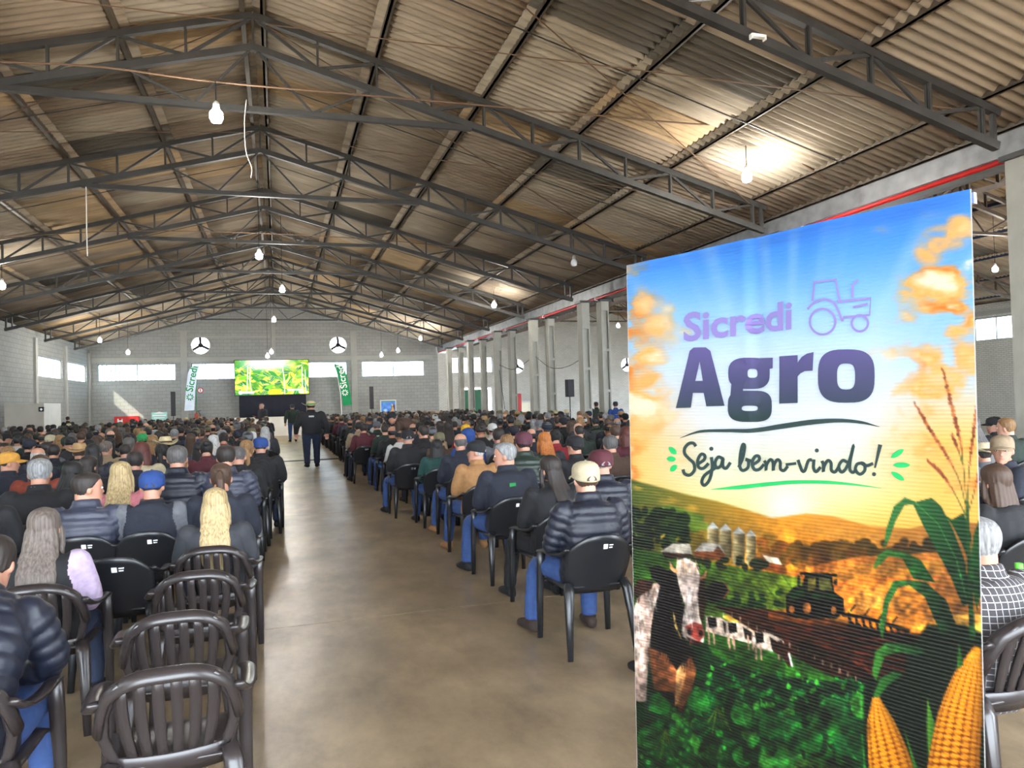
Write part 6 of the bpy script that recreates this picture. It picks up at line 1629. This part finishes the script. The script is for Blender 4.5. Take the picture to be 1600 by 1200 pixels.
for P, w0 in (([(1410, 50), (1445, 200), (1480, 340), (1500, 480), (1515, 660)], 7), ([(1285, 200), (1350, 310), (1425, 430), (1480, 540), (1512, 660)], 6), ([(1562, 180), (1545, 330), (1527, 480), (1518, 660)], 6), ([(1342, 455), (1400, 510), (1455, 590), (1510, 700)], 5), ([(1590, 440), (1560, 550), (1525, 680)], 5), ([(1448, 340), (1475, 400), (1495, 470)], 4)):
    Q = sm(O2(P), 8); cv.line(Q, 1.6, (96, 110, 50)); m_ = int(len(Q)*.72)
    for k in range(0, m_): x, y = Q[k]; wv = w0*math.sin(PI*min(1, (k+1.5)/m_))**.6; cv.ell(x+rr.uniform(-1, 1), y, wv*.5, 3.4, rr.choice([(170, 90, 50), (134, 66, 40), (206, 128, 70), (150, 76, 48)]), rr.uniform(-.5, .5))
def cob(axis, widths, rows_):
    A = sm(axis, 10); n = len(A); Wd = np.interp(np.linspace(0, 1, n), np.linspace(0, 1, len(widths)), widths)
    Lp = []; Rp = []
    for k in range(n):
        dx = A[min(k+1, n-1)][0]-A[max(k-1, 0)][0]; dy = A[min(k+1, n-1)][1]-A[max(k-1, 0)][1]; L = math.hypot(dx, dy); nx, ny = -dy/L, dx/L
        Lp.append((A[k][0]+nx*Wd[k], A[k][1]+ny*Wd[k])); Rp.append((A[k][0]-nx*Wd[k], A[k][1]-ny*Wd[k]))
    cv.poly(Lp+Rp[::-1], (150, 80, 12), 1.5)
    tot = sum(math.dist(A[k], A[k+1]) for k in range(n-1)); step = 9.2; m_ = int(tot/step)
    for i in range(m_):
        s_ = (i+.5)/m_*(n-1); k = int(s_); q = (A[k][0]+(A[k+1][0]-A[k][0])*(s_-k), A[k][1]+(A[k+1][1]-A[k][1])*(s_-k)); w_ = np.interp(s_, range(n), Wd)
        dx = A[k+1][0]-A[k][0]; dy = A[k+1][1]-A[k][1]; L = math.hypot(dx, dy); nx, ny = -dy/L, dx/L; a_ = math.atan2(dy, dx)
        for j in range(rows_):
            th = -1.35+2.7*(j+.5)/rows_; o_ = math.sin(th)*w_; sh = .62+.42*math.cos(th-.25); hw = w_*math.cos(th)*1.5/rows_
            cv.ell(q[0]+nx*o_, q[1]+ny*o_, step*.44, max(1.2, hw*.9), (min(255, 250*sh), min(255, 176*sh), 40*sh), a_, 1.2); cv.ell(q[0]+nx*(o_)-1, q[1]+ny*o_-1.5, 1.5, 1.2, (255, 206, 110), a_, 1.5, .7*max(0, math.cos(th)))
lf([(1340, 885), (1372, 1000), (1390, 1120), (1370, 1260), (1345, 1200), (1338, 1000)], (120, 170, 60), (40, 110, 50), O)
cob([(1527, 1012), (1513, 1060), (1500, 1120), (1490, 1200), (1486, 1300), (1484, 1420)], [5, 24, 35, 41, 43, 36], 7)
cob([(1369, 1090), (1376, 1130), (1388, 1180), (1400, 1240), (1410, 1330)], [5, 22, 32, 38, 34], 6)
lf([(1235, 1020), (1262, 1100), (1300, 1210), (1310, 1300), (1280, 1200)], (110, 170, 60), (40, 110, 50), O); lf([(1050, 1040), (1062, 1160), (1080, 1300), (1060, 1300)], (70, 140, 60), (30, 90, 40), O); lf([(1480, 640), (1500, 740), (1470, 760)], (90, 150, 60), (50, 110, 50), O)
lf([(720, 1210), (780, 1165), (860, 1160), (940, 1200), (900, 1215), (800, 1190)], (120, 170, 70), (60, 130, 60), O)
# grain of a photographic print
g1 = cv.noise(9, 9, 61, 3); g2 = cv.noise(30, 24, 62, 4)
k_ = np.clip((Y-770-.12*(X-985))/60, 0, 1)*(.55+.45*np.clip((Y-820)/200, 0, 1))
k_ *= 1-np.clip((X-1345)/25, 0, 1)*np.clip((Y-1000)/40, 0, 1)
cv.a *= (1+k_*((.40+1.15*g1)*(.5+1.0*g2)-1))[..., None]
dk = np.clip((Y-1060)/140, 0, 1)*np.clip((1345-X)/60, 0, 1); cv.a *= (1-.35*dk)[..., None]
gm = (1.12+.34*np.clip((Y-770)/120, 0, 1))[..., None]; cv.a = 255*(np.clip(cv.a, 0, 255)/255)**gm
# sheet with the print
NCOL, rows_t = 330, np.concatenate([np.linspace(0, .70, 520), np.linspace(.70, 1, 40)[1:]])
NROW = len(rows_t)
ss, tt = np.meshgrid(np.linspace(0, 1, NCOL), rows_t)
P = np.array(BTL)[None, None]+np.array(BU)[None, None]*(ss*BWID-LEAN*tt)[..., None]-np.array([0, 0, 1])*(BH*tt)[..., None]
cc = (P-np.array([0, 0, EYE]))@CAMM.T; gx = 800+FPX*cc[..., 0]/cc[..., 2]; gy = 600+FPX*cc[..., 1]/cc[..., 2]
fx = np.clip((gx-960)/600*cv.w-.5, 0, cv.w-1.001); fy = np.clip((gy-280)/1332*cv.h-.5, 0, cv.h-1.001); ix = fx.astype(int); iy = fy.astype(int); ax = (fx-ix)[..., None]; ay = (fy-iy)[..., None]
col = (cv.a[iy, ix]*(1-ax)+cv.a[iy, ix+1]*ax)*(1-ay)+(cv.a[iy+1, ix]*(1-ax)+cv.a[iy+1, ix+1]*ax)*ay
col[:, :1] = 246; col[:, -1:] = 246
PRINT = bpy.data.materials.new('banner_print'); PRINT.use_nodes = True
nt = PRINT.node_tree; pb = nt.nodes['Principled BSDF']; vc = nt.nodes.new('ShaderNodeVertexColor'); vc.layer_name = 'Col'
nt.links.new(vc.outputs[0], pb.inputs['Base Color']); pb.inputs['Roughness'].default_value = .32
tl = nt.nodes.new('ShaderNodeBsdfTranslucent'); nt.links.new(vc.outputs[0], tl.inputs[0]); mxs = nt.nodes.new('ShaderNodeMixShader'); mxs.inputs[0].default_value = .3
nt.links.new(pb.outputs[0], mxs.inputs[1]); nt.links.new(tl.outputs[0], mxs.inputs[2]); nt.links.new(mxs.outputs[0], nt.nodes['Material Output'].inputs[0])
g_ = nt.nodes.new('ShaderNodeNewGeometry'); sx_ = nt.nodes.new('ShaderNodeSeparateXYZ'); nt.links.new(g_.outputs['Position'], sx_.inputs[0])
mm = nt.nodes.new('ShaderNodeMath'); mm.operation = 'MULTIPLY'; mm.inputs[1].default_value = 2*PI/.0075; nt.links.new(sx_.outputs[2], mm.inputs[0]); si = nt.nodes.new('ShaderNodeMath'); si.operation = 'SINE'; nt.links.new(mm.outputs[0], si.inputs[0])
bu = nt.nodes.new('ShaderNodeBump'); bu.inputs['Strength'].default_value = .35; bu.inputs['Distance'].default_value = .0015; nt.links.new(si.outputs[0], bu.inputs['Height']); nt.links.new(bu.outputs[0], pb.inputs['Normal'])
ban = empty('welcome_banner', (BTL+BU*BWID/2).xy.to_3d()); tag(ban, 'tall printed welcome banner with farm sunset, cow, tractor and corn cobs', 'banner')
bo = Vector(ban.location)
col = 255*(np.clip(col/255, 0, 1)**2.2*.54)**(1/2.2)
print_grid('printed_sheet', NCOL, NROW, lambda u, v: tuple(bpos(u, rows_t[int(round(v*(NROW-1)))])-bo), col, PRINT, ban)
# ---- lettering laid on the sheet
def on_sheet(px, py, lift=.0042):
    s, t = buv(px, py); return bpos(s, t)+BN*lift-bo
class Ink:
    def __init__(s): s.m = MB()
    def stroke(s, P, w, lift=.0042, closed=False):
        P = [np.asarray(p, float) for p in P]; n = len(P); W = np.interp(np.linspace(0, 1, n), np.linspace(0, 1, len(w)), w) if hasattr(w, '__len__') else [w]*n
        L = []; R_ = []
        for k in range(n):
            a = P[(k-1) % n] if closed else P[max(k-1, 0)]; b = P[(k+1) % n] if closed else P[min(k+1, n-1)]
            d = b-a; d = d/(np.hypot(*d)+1e-9); nn = np.array([-d[1], d[0]]); L.append(P[k]+nn*W[k]/2); R_.append(P[k]-nn*W[k]/2)
        vs = [on_sheet(*q, lift) for q in L]+[on_sheet(*q, lift) for q in R_]
        s.m.add(vs, [(k, (k+1) % n, n+(k+1) % n, n+k) for k in range(n if closed else n-1)])
    def dot(s, x, y, r, lift=.0042):
        vs = [on_sheet(x+r*math.cos(a), y+r*math.sin(a), lift) for a in np.linspace(0, 2*PI, 14, endpoint=False)]; s.m.add(vs, [tuple(range(14))])
    def ring(s, o, i, lift=.0042):
        n = len(o); vs = [on_sheet(*q, lift) for q in o]+[on_sheet(*q, lift) for q in i]; s.m.add(vs, [(k, (k+1) % n, n+(k+1) % n, n+k) for k in range(n)])
    def poly(s, pts, lift=.0042): s.m.add([on_sheet(*q, lift) for q in pts], [tuple(range(len(pts)))])
    def done(s, name, m_, label=None):
        bm = bmesh.new(); me = s.m.mesh(name); bm.from_mesh(me); bmesh.ops.triangulate(bm, faces=[f for f in bm.faces if len(f.verts) > 4])
        for f in bm.faces:
            f.normal_update()
            if f.normal.dot(BN) < 0: f.normal_flip()
        bm.to_mesh(me); bm.free(); me.materials.append(m_); o = obj(name, me, ban)
        if label: o['label'] = label
        return o
Z1 = lambda pts: [(980+a/2.857, 290+b/2.857) for a, b in pts]
def superell(cx, cy, rx, ry, e, n=40):
    return [(cx+rx*math.copysign(abs(math.cos(t))**(2/e), math.cos(t)), cy+ry*math.copysign(abs(math.sin(t))**(2/e), math.sin(t))) for t in np.linspace(0, 2*PI, n, endpoint=False)]
LILAC = mat('lilac_ink', srgb(104, 92, 148), .4); INK = mat('dark_green_ink', srgb(26, 44, 44), .4); GINK = mat('bright_green_ink', srgb(20, 146, 76), .4)
AGM = bpy.data.materials.new('fading_ink'); AGM.use_nodes = True; nt = AGM.node_tree; g_ = nt.nodes.new('ShaderNodeNewGeometry'); sx_ = nt.nodes.new('ShaderNodeSeparateXYZ'); mr = nt.nodes.new('ShaderNodeMapRange'); rp = nt.nodes.new('ShaderNodeValToRGB')
mr.inputs[1].default_value = 1.64; mr.inputs[2].default_value = 1.84; rp.color_ramp.elements[0].color = (*srgb(18, 38, 38), 1); rp.color_ramp.elements[1].color = (*srgb(70, 58, 112), 1)
nt.links.new(g_.outputs['Position'], sx_.inputs[0]); nt.links.new(sx_.outputs[2], mr.inputs[0]); nt.links.new(mr.outputs[0], rp.inputs[0]); nt.links.new(rp.outputs[0], nt.nodes['Principled BSDF'].inputs['Base Color']); nt.nodes['Principled BSDF'].inputs['Roughness'].default_value = .35
k = Ink(); outer = Z1([(222, 993), (283, 738), (300, 723), (355, 722), (376, 738), (438, 983), (358, 985), (346, 925), (300, 925), (289, 991)])
k.poly(Z1([(222, 993), (283, 738), (300, 723), (328, 722), (328, 785), (309, 872), (298, 925), (289, 991)])); k.poly(Z1([(328, 722), (355, 722), (376, 738), (438, 983), (358, 985), (346, 925), (342, 872), (328, 785)])); k.poly(Z1([(298, 925), (309, 872), (342, 872), (346, 925)]))
k.ring(Z1(superell(546, 838, 92, 70, 2.8)), Z1(superell(560, 838, 20, 20, 3))); k.poly(Z1([(590, 770), (652, 768), (652, 816), (600, 822)]))
k.ring(Z1(superell(550, 985, 98, 70, 3.2)), Z1(superell(548, 994, 34, 12, 3))); k.poly(Z1([(468, 880), (520, 880), (520, 940), (462, 950)]))
k.poly(Z1([(682, 762), (767, 757), (767, 970), (682, 973)])); k.poly(Z1([(767, 790), (785, 765), (810, 750), (840, 743), (835, 826), (800, 828), (780, 838), (767, 852)]))
k.ring(Z1(superell(985, 850, 126, 119, 3.0)), Z1(superell(984, 852, 40, 58, 3.0)))
k.done('main_lettering', AGM, 'heavy dark lettering reading Agro')
k = Ink(); me = text_mesh('Sicredi', 1.0, 0.0, .028); vx = [v.co for v in me.vertices]; x0, x1 = min(v.x for v in vx), max(v.x for v in vx)
pts = []
for v in vx:
    q = (v.x-x0)/(x1-x0); a = (255+485*q, 693-57*q-v.y*174); pts.append(on_sheet(*Z1([a])[0]))
k.m.add(pts, [tuple(p.vertices) for p in me.polygons if abs(p.normal.z) > .5 or True]); k.done('brand_lettering', LILAC, 'lilac lettering reading Sicredi')
k = Ink()
for pl in ([(835, 515), (843, 432), (938, 420), (958, 520)], [(945, 520), (1093, 503), (1088, 578), (974, 588), (968, 606)], [(1013, 502), (1013, 446), (1037, 422)], [(1015, 543), (1080, 528)]): k.stroke(Z1(pl), 3.6)
k.stroke(Z1(sm([(812, 552), (845, 522), (890, 508), (935, 530), (968, 606)])), 3.6)
for x, y, R_ in ((880, 608, 57), (1045, 615, 36)): k.stroke(Z1([(x+R_*math.cos(t), y+R_*math.sin(t)) for t in np.linspace(0, 2*PI, 30, endpoint=False)]), 3.6, closed=True)
k.done('tractor_emblem', LILAC, 'lilac outline drawing of a tractor')
k = Ink(); k.stroke(O2(sm([(240, 355), (330, 326), (450, 322), (560, 322), (700, 302), (830, 284), (950, 277), (1050, 285), (1132, 305)])), [.5, 4, 5, 6.5, 8, 8, 6, 4.5, .6])
for pl in ([(312, 392), (300, 378), (280, 380), (262, 400), (262, 425), (282, 448), (302, 468), (305, 498), (285, 520), (262, 515), (254, 495)], [(318, 472), (348, 452), (350, 432), (334, 428), (320, 455), (324, 485), (345, 490), (368, 468)], [(380, 440), (384, 485), (372, 540), (350, 566), (338, 550), (352, 520), (398, 488)],
           [(428, 446), (410, 440), (396, 465), (403, 488), (422, 478), (431, 446), (430, 480), (445, 490), (464, 464)], [(500, 486), (518, 445), (527, 395), (519, 384), (509, 420), (505, 480), (518, 500), (541, 488), (544, 460), (532, 450), (556, 458)], [(560, 476), (588, 456), (588, 438), (573, 437), (560, 465), (569, 495), (590, 495), (612, 472)],
           [(612, 456), (620, 470), (621, 500), (624, 475), (640, 452), (653, 462), (655, 500), (659, 474), (674, 452), (687, 462), (688, 492), (704, 500), (722, 480)], [(768, 452), (778, 480), (788, 502), (800, 498), (815, 456), (832, 452)], [(840, 450), (838, 488), (850, 505), (870, 484)],
           [(876, 456), (882, 475), (882, 505), (886, 480), (902, 455), (916, 466), (918, 498), (934, 506), (950, 484)], [(988, 462), (968, 455), (951, 480), (961, 506), (980, 494), (1000, 450), (1017, 386), (1003, 450), (1000, 494), (1014, 508), (1030, 492)], [(1052, 466), (1032, 472), (1025, 497), (1045, 516), (1066, 500), (1065, 472), (1050, 466), (1075, 478), (1104, 468)]): k.stroke(O2(sm(pl, 5)), 5.0)
k.stroke(O2([(712, 474), (760, 468)]), 4.4); k.stroke(O2([(1136, 384), (1112, 488)]), [6.5, 3.0])
for x, y in ((380, 403), (853, 410), (1108, 516)): k.dot(*O2([(x, y)])[0], 3.2)
k.done('welcome_lettering', INK, 'handwritten lettering reading Seja bem-vindo')
k = Ink(); k.stroke(O2(sm([(378, 584), (500, 575), (640, 560), (760, 551), (900, 552), (1020, 562), (1140, 578)])), [.5, 6, 6, 5.5, 5, 3, .6])
for a, b in (((192, 396), (224, 426)), ((182, 447), (222, 450)), ((198, 502), (226, 476)), ((1184, 442), (1240, 406)), ((1194, 475), (1268, 475)), ((1186, 506), (1242, 542))):
    k.stroke(O2([tuple(np.array(a)*(1-t)+np.array(b)*t) for t in np.linspace(0, 1, 7)]), [1.5, 6, 8, 8.5, 8, 6, 1.5])
k.done('green_strokes', GINK, 'bright green underline and petal strokes')
# ---- hardware
ALU = mat('aluminium', (.75, .75, .77), .3, .9)
m = MB(); a = BTL-bo; b_ = BTR-bo; m.bar(a+Vector((0, 0, -.014))-BN*.016, b_+Vector((0, 0, -.014))-BN*.016, .012, .02); m.build('top_rail', ALU, ban)
m = MB(); c0 = a-Vector((0, 0, BH))-BU*LEAN; c1 = b_-Vector((0, 0, BH))-BU*LEAN; m.bar(c0-BN*.03+Vector((0, 0, -.012)), c1-BN*.03+Vector((0, 0, -.012)), .11, .084); m.build('base_cassette', ALU, ban)
m = MB(); mid = (a+b_)/2; mb_ = (c0+c1)/2; m.tube([mb_-BN*.03, mid-BN*.03], .010, 8); m.build('support_pole', ALU, ban, True)
for q in (.2, .8):
    m = MB(); f = c0.lerp(c1, q)-Vector((0, 0, .052)); m.bar(f-BN*.16, f+BN*.10, .03, .010); m.build('foot', ALU, ban)
